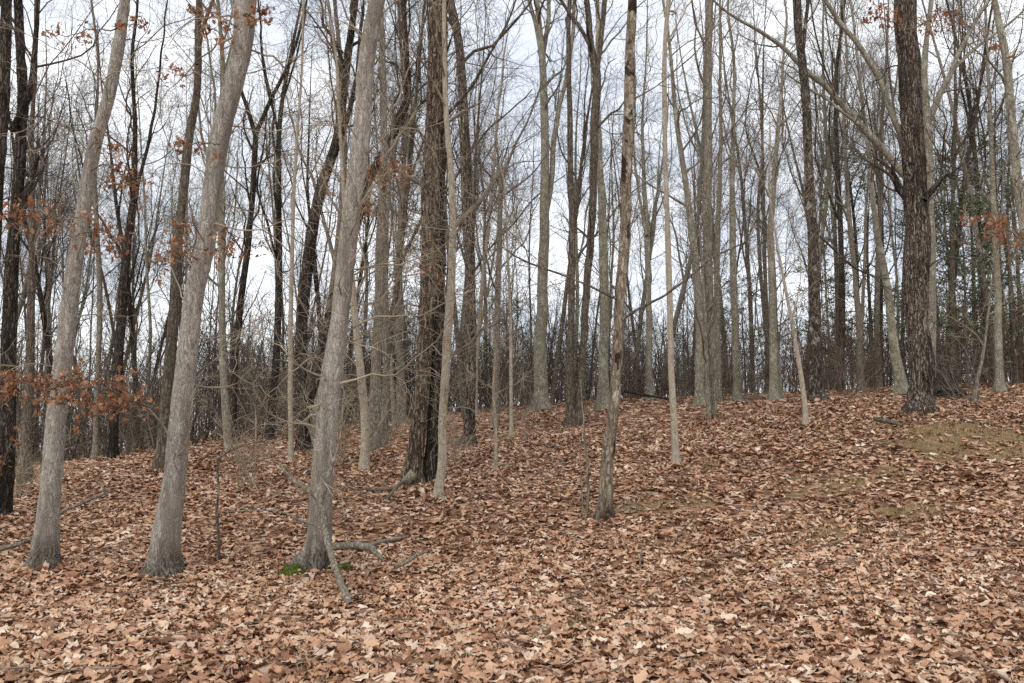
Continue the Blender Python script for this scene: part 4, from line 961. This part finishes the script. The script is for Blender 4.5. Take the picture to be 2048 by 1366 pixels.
stick('fallen_branch', 'long dark branch lying on the crest behind the blotched trunk', [[(1250,782,25,5),(1290,790,24,6),(1330,797,23,5),(1345,800,23,4)]], 'dark')

def lump(name, label, pix, d, size, mat, cat, seed):
    c = px(*pix, d); c[2] = float(ground_z(c[0], c[1])); gg = Geo()
    th, ph = np.meshgrid(np.linspace(0, 2 * np.pi, 33)[:-1], np.linspace(0, np.pi / 2, 12), indexing='ij')
    v = np.stack([np.cos(th) * np.cos(ph), np.sin(th) * np.cos(ph), np.sin(ph)], -1)
    f = 1 + .5 * vnoise(v * 2.2 + seed, seed) + .3 * vnoise(v * 5 + seed, seed + 1) + .16 * vnoise(v * 13, seed + 2)
    v = v * f[..., None] * np.array(size) + [0, 0, -.02]
    q = [(i * 12 + j, ((i + 1) % 32) * 12 + j, ((i + 1) % 32) * 12 + j + 1, i * 12 + j + 1) for i in range(32) for j in range(11)]
    gg.add(v, quads=np.array(q)); o = obj(name, gg, mat, None, c); o['label'] = label; o['category'] = cat; return o
tm = NT('moss', 0.95, 0.05); nm_ = tm.noise(tm.map((1, 1, 1)), 60, 5, .7)
tm.color(tm.ramp(nm_, [(.3, lin(46, 50, 22)), (.5, lin(78, 86, 38)), (.7, lin(118, 122, 66))])); tm.bump(nm_, .02)
lump('moss_cushion', 'bright green moss cushion at the left foot of the shaggy pale tree', (590, 1134), 8.25, (.16, .11, .10), tm.m, 'moss', 3)
lump('moss_cushion', 'green moss cushion tucked under the crooked fallen limb', (684, 1106), 8.45, (.15, .09, .09), tm.m, 'moss', 5)
lump('moss_cushion', 'olive moss cushion in the leaf litter below the blotched trunk', (1160, 1248), 6.3, (.10, .09, .03), tm.m, 'moss', 7)
lump('moss_cushion', 'small moss cushion at the bottom edge of the picture', (840, 1352), 5.15, (.12, .06, .025), tm.m, 'moss', 9)
lump('moss_cushion', 'olive moss cushion on open ground between slim smooth pale tree and right edge', (1650, 1050), 8.75, (.14, .10, .02), tm.m, 'moss', 10)
lump('moss_cushion', 'green moss at the foot of the slim pale tree right of the blotched trunk', (1358, 932), 11.9, (.1, .08, .06), tm.m, 'moss', 12)
# uprooted stump right of the big oak
stump_c = px(1893, 790, 19.0); stump_c[2] = float(ground_z(stump_c[0], stump_c[1]))
st_ = thing('rotten_stump', 'dark rotten stump with snapped roots right of the big dark oak', 'stump', stump_c)
Ps, Rs = resample([[0, 0, -.2], [0, 0, .3], [.05, 0, .62]], [.3, .24, .17], .05); gs = Geo(); trunk_mesh(gs, Ps, Rs, 26, .035, 12, 8, .8, base=0.0); obj('stump_body', gs, B['dark'], st_)
for i, (a, l) in enumerate([(.3, .7), (2.4, .6), (3.6, .8), (5.2, .5)]):
    rp, rr = resample([[.1 * math.cos(a), .1 * math.sin(a), .25], [l * .6 * math.cos(a), l * .6 * math.sin(a), .16], [l * math.cos(a), l * math.sin(a), -.08]], [.1, .07, .03], .06)
    gs = Geo(); trunk_mesh(gs, rp, rr, 9, .008, 14, 20 + i); obj('root', gs, B['dark'], st_)

bank = Geo(); rng = np.random.default_rng(61)
for key, (root_, b_, d_) in TREES.items():
    if d_ > 20: continue
    ch = [c for c in root_.children if c.name.startswith('trunk')][0]
    co = np.empty(len(ch.data.vertices) * 3, np.float32); ch.data.vertices.foreach_get('co', co); co = co.reshape(-1, 3)
    foot = co[np.abs(co[:, 2]) < .12]
    if len(foot) < 4: continue
    c_ = foot[:, :2].mean(0); rr_ = np.percentile(np.linalg.norm(foot[:, :2] - c_, axis=1), 80)
    m = int(60 + 260 * rr_); a = rng.uniform(0, 6.283, m); q_ = rr_ * rng.uniform(.92, 1.25, m) + rng.exponential(.06, m)
    x = b_[0] + c_[0] + np.cos(a) * q_; y = b_[1] + c_[1] + np.sin(a) * q_
    z = ground_z(x, y) + np.maximum(.02, .07 - .3 * (q_ - rr_)) * rng.uniform(.3, 1.1, m)
    scatter_leaves(bank, rng, np.stack([x, y, z], -1), rng.uniform(.07, .16, m), P_mid, .45)
bk = obj('banked_leaves', bank, M_LITTER, ground); bk['kind'] = 'stuff'; bk['label'] = 'dry leaves drifted against the feet of the trunks'

# dry grass in the thin patches, and twigs through the litter
tg = NT('dry_grass', 0.9, 0.1); gi = tg.n.new('ShaderNodeNewGeometry')
tg.color(tg.ramp(gi.outputs['Random Per Island'], [(0, lin(88, 82, 54)), (.3, lin(130, 114, 82)), (.7, lin(168, 144, 110)), (1, lin(194, 170, 136))]))
rng = np.random.default_rng(31); gg = Geo()
x, y = wedge(rng, 130000, 4.6, 16, 0.02); k = rng.random(len(x)) < np.clip(patch_at(x, y) * 1.4 - .15, 0.012, 1); x, y = x[k], y[k]
n = len(x); p0 = np.stack([x, y, ground_z(x, y) - .005], -1); L = rng.uniform(.05, .17, n)
az = rng.uniform(0, 6.28, n); le = rng.uniform(.2, 1.3, n); dr = np.stack([np.cos(az) * np.sin(le), np.sin(az) * np.sin(le), np.cos(le)], -1)
sd = np.stack([-np.sin(az), np.cos(az), 0 * az], -1) * rng.uniform(.0012, .0026, n)[:, None]
p1 = p0 + dr * L[:, None] * .6; p2 = p0 + unit(dr + [0, 0, -.5]) * L[:, None]
v = np.stack([p0 - sd, p0 + sd, p1 - sd * .8, p1 + sd * .8, p2], 1)
gg.add(v, quads=(np.arange(n) * 5)[:, None] + np.array([[0, 1, 3, 2]]), tris=(np.arange(n) * 5)[:, None] + np.array([[2, 3, 4]]))
go = obj('dry_grass', gg, tg.m, None, None, False); go['kind'] = 'stuff'; go['label'] = 'short dry olive and straw grass in thin patches of the leaf litter'; go['category'] = 'grass'
gg = Geo(); n = 600; x, y = wedge(rng, n, 4.7, 20, 0.0); z = ground_z(x, y) + rng.uniform(.03, .07, n)
az = rng.uniform(0, 6.28, n); L = rng.uniform(.1, .6, n) ; dv = np.stack([np.cos(az), np.sin(az), rng.normal(.05, .12, n)], -1)
Pt = np.zeros((n, 5, 3)); Pt[:, 0] = np.stack([x, y, z], -1)
for i in range(1, 5): dv = unit(dv + rng.normal(0, .12, (n, 3)) * [1, 1, .4]); Pt[:, i] = Pt[:, i - 1] + dv * (L / 4)[:, None]
tubes(gg, Pt, np.linspace(1, .4, 5)[None] * rng.uniform(.003, .008, n)[:, None], 4)
go = obj('twig_litter', gg, B['twig_brown'], None); go['kind'] = 'stuff'; go['label'] = 'fine fallen twigs strewn through the leaf litter'; go['category'] = 'twigs'

# where two or three far trees or shrubs stand by one landmark, say which by distance
_by = {}
for o in SC.objects:
    if 'label' in o and 'group' in o and o.parent is None: _by.setdefault(o['label'], []).append(o)
for lab, os_ in _by.items():
    if len(os_) > 1:
        os_.sort(key=lambda o: o.location.y)
        n = len(os_)
        mid = ['second-nearest', 'third-nearest', 'fourth-nearest', 'fifth-nearest', 'sixth-nearest', 'seventh-nearest']
        names = ['nearer', 'farther'] if n == 2 else ['nearest'] + mid[:n - 2] + ['farthest'] if n <= 8 else None
        if names:
            for o, nm in zip(os_, names): o['label'] = f'{nm} {lab}'
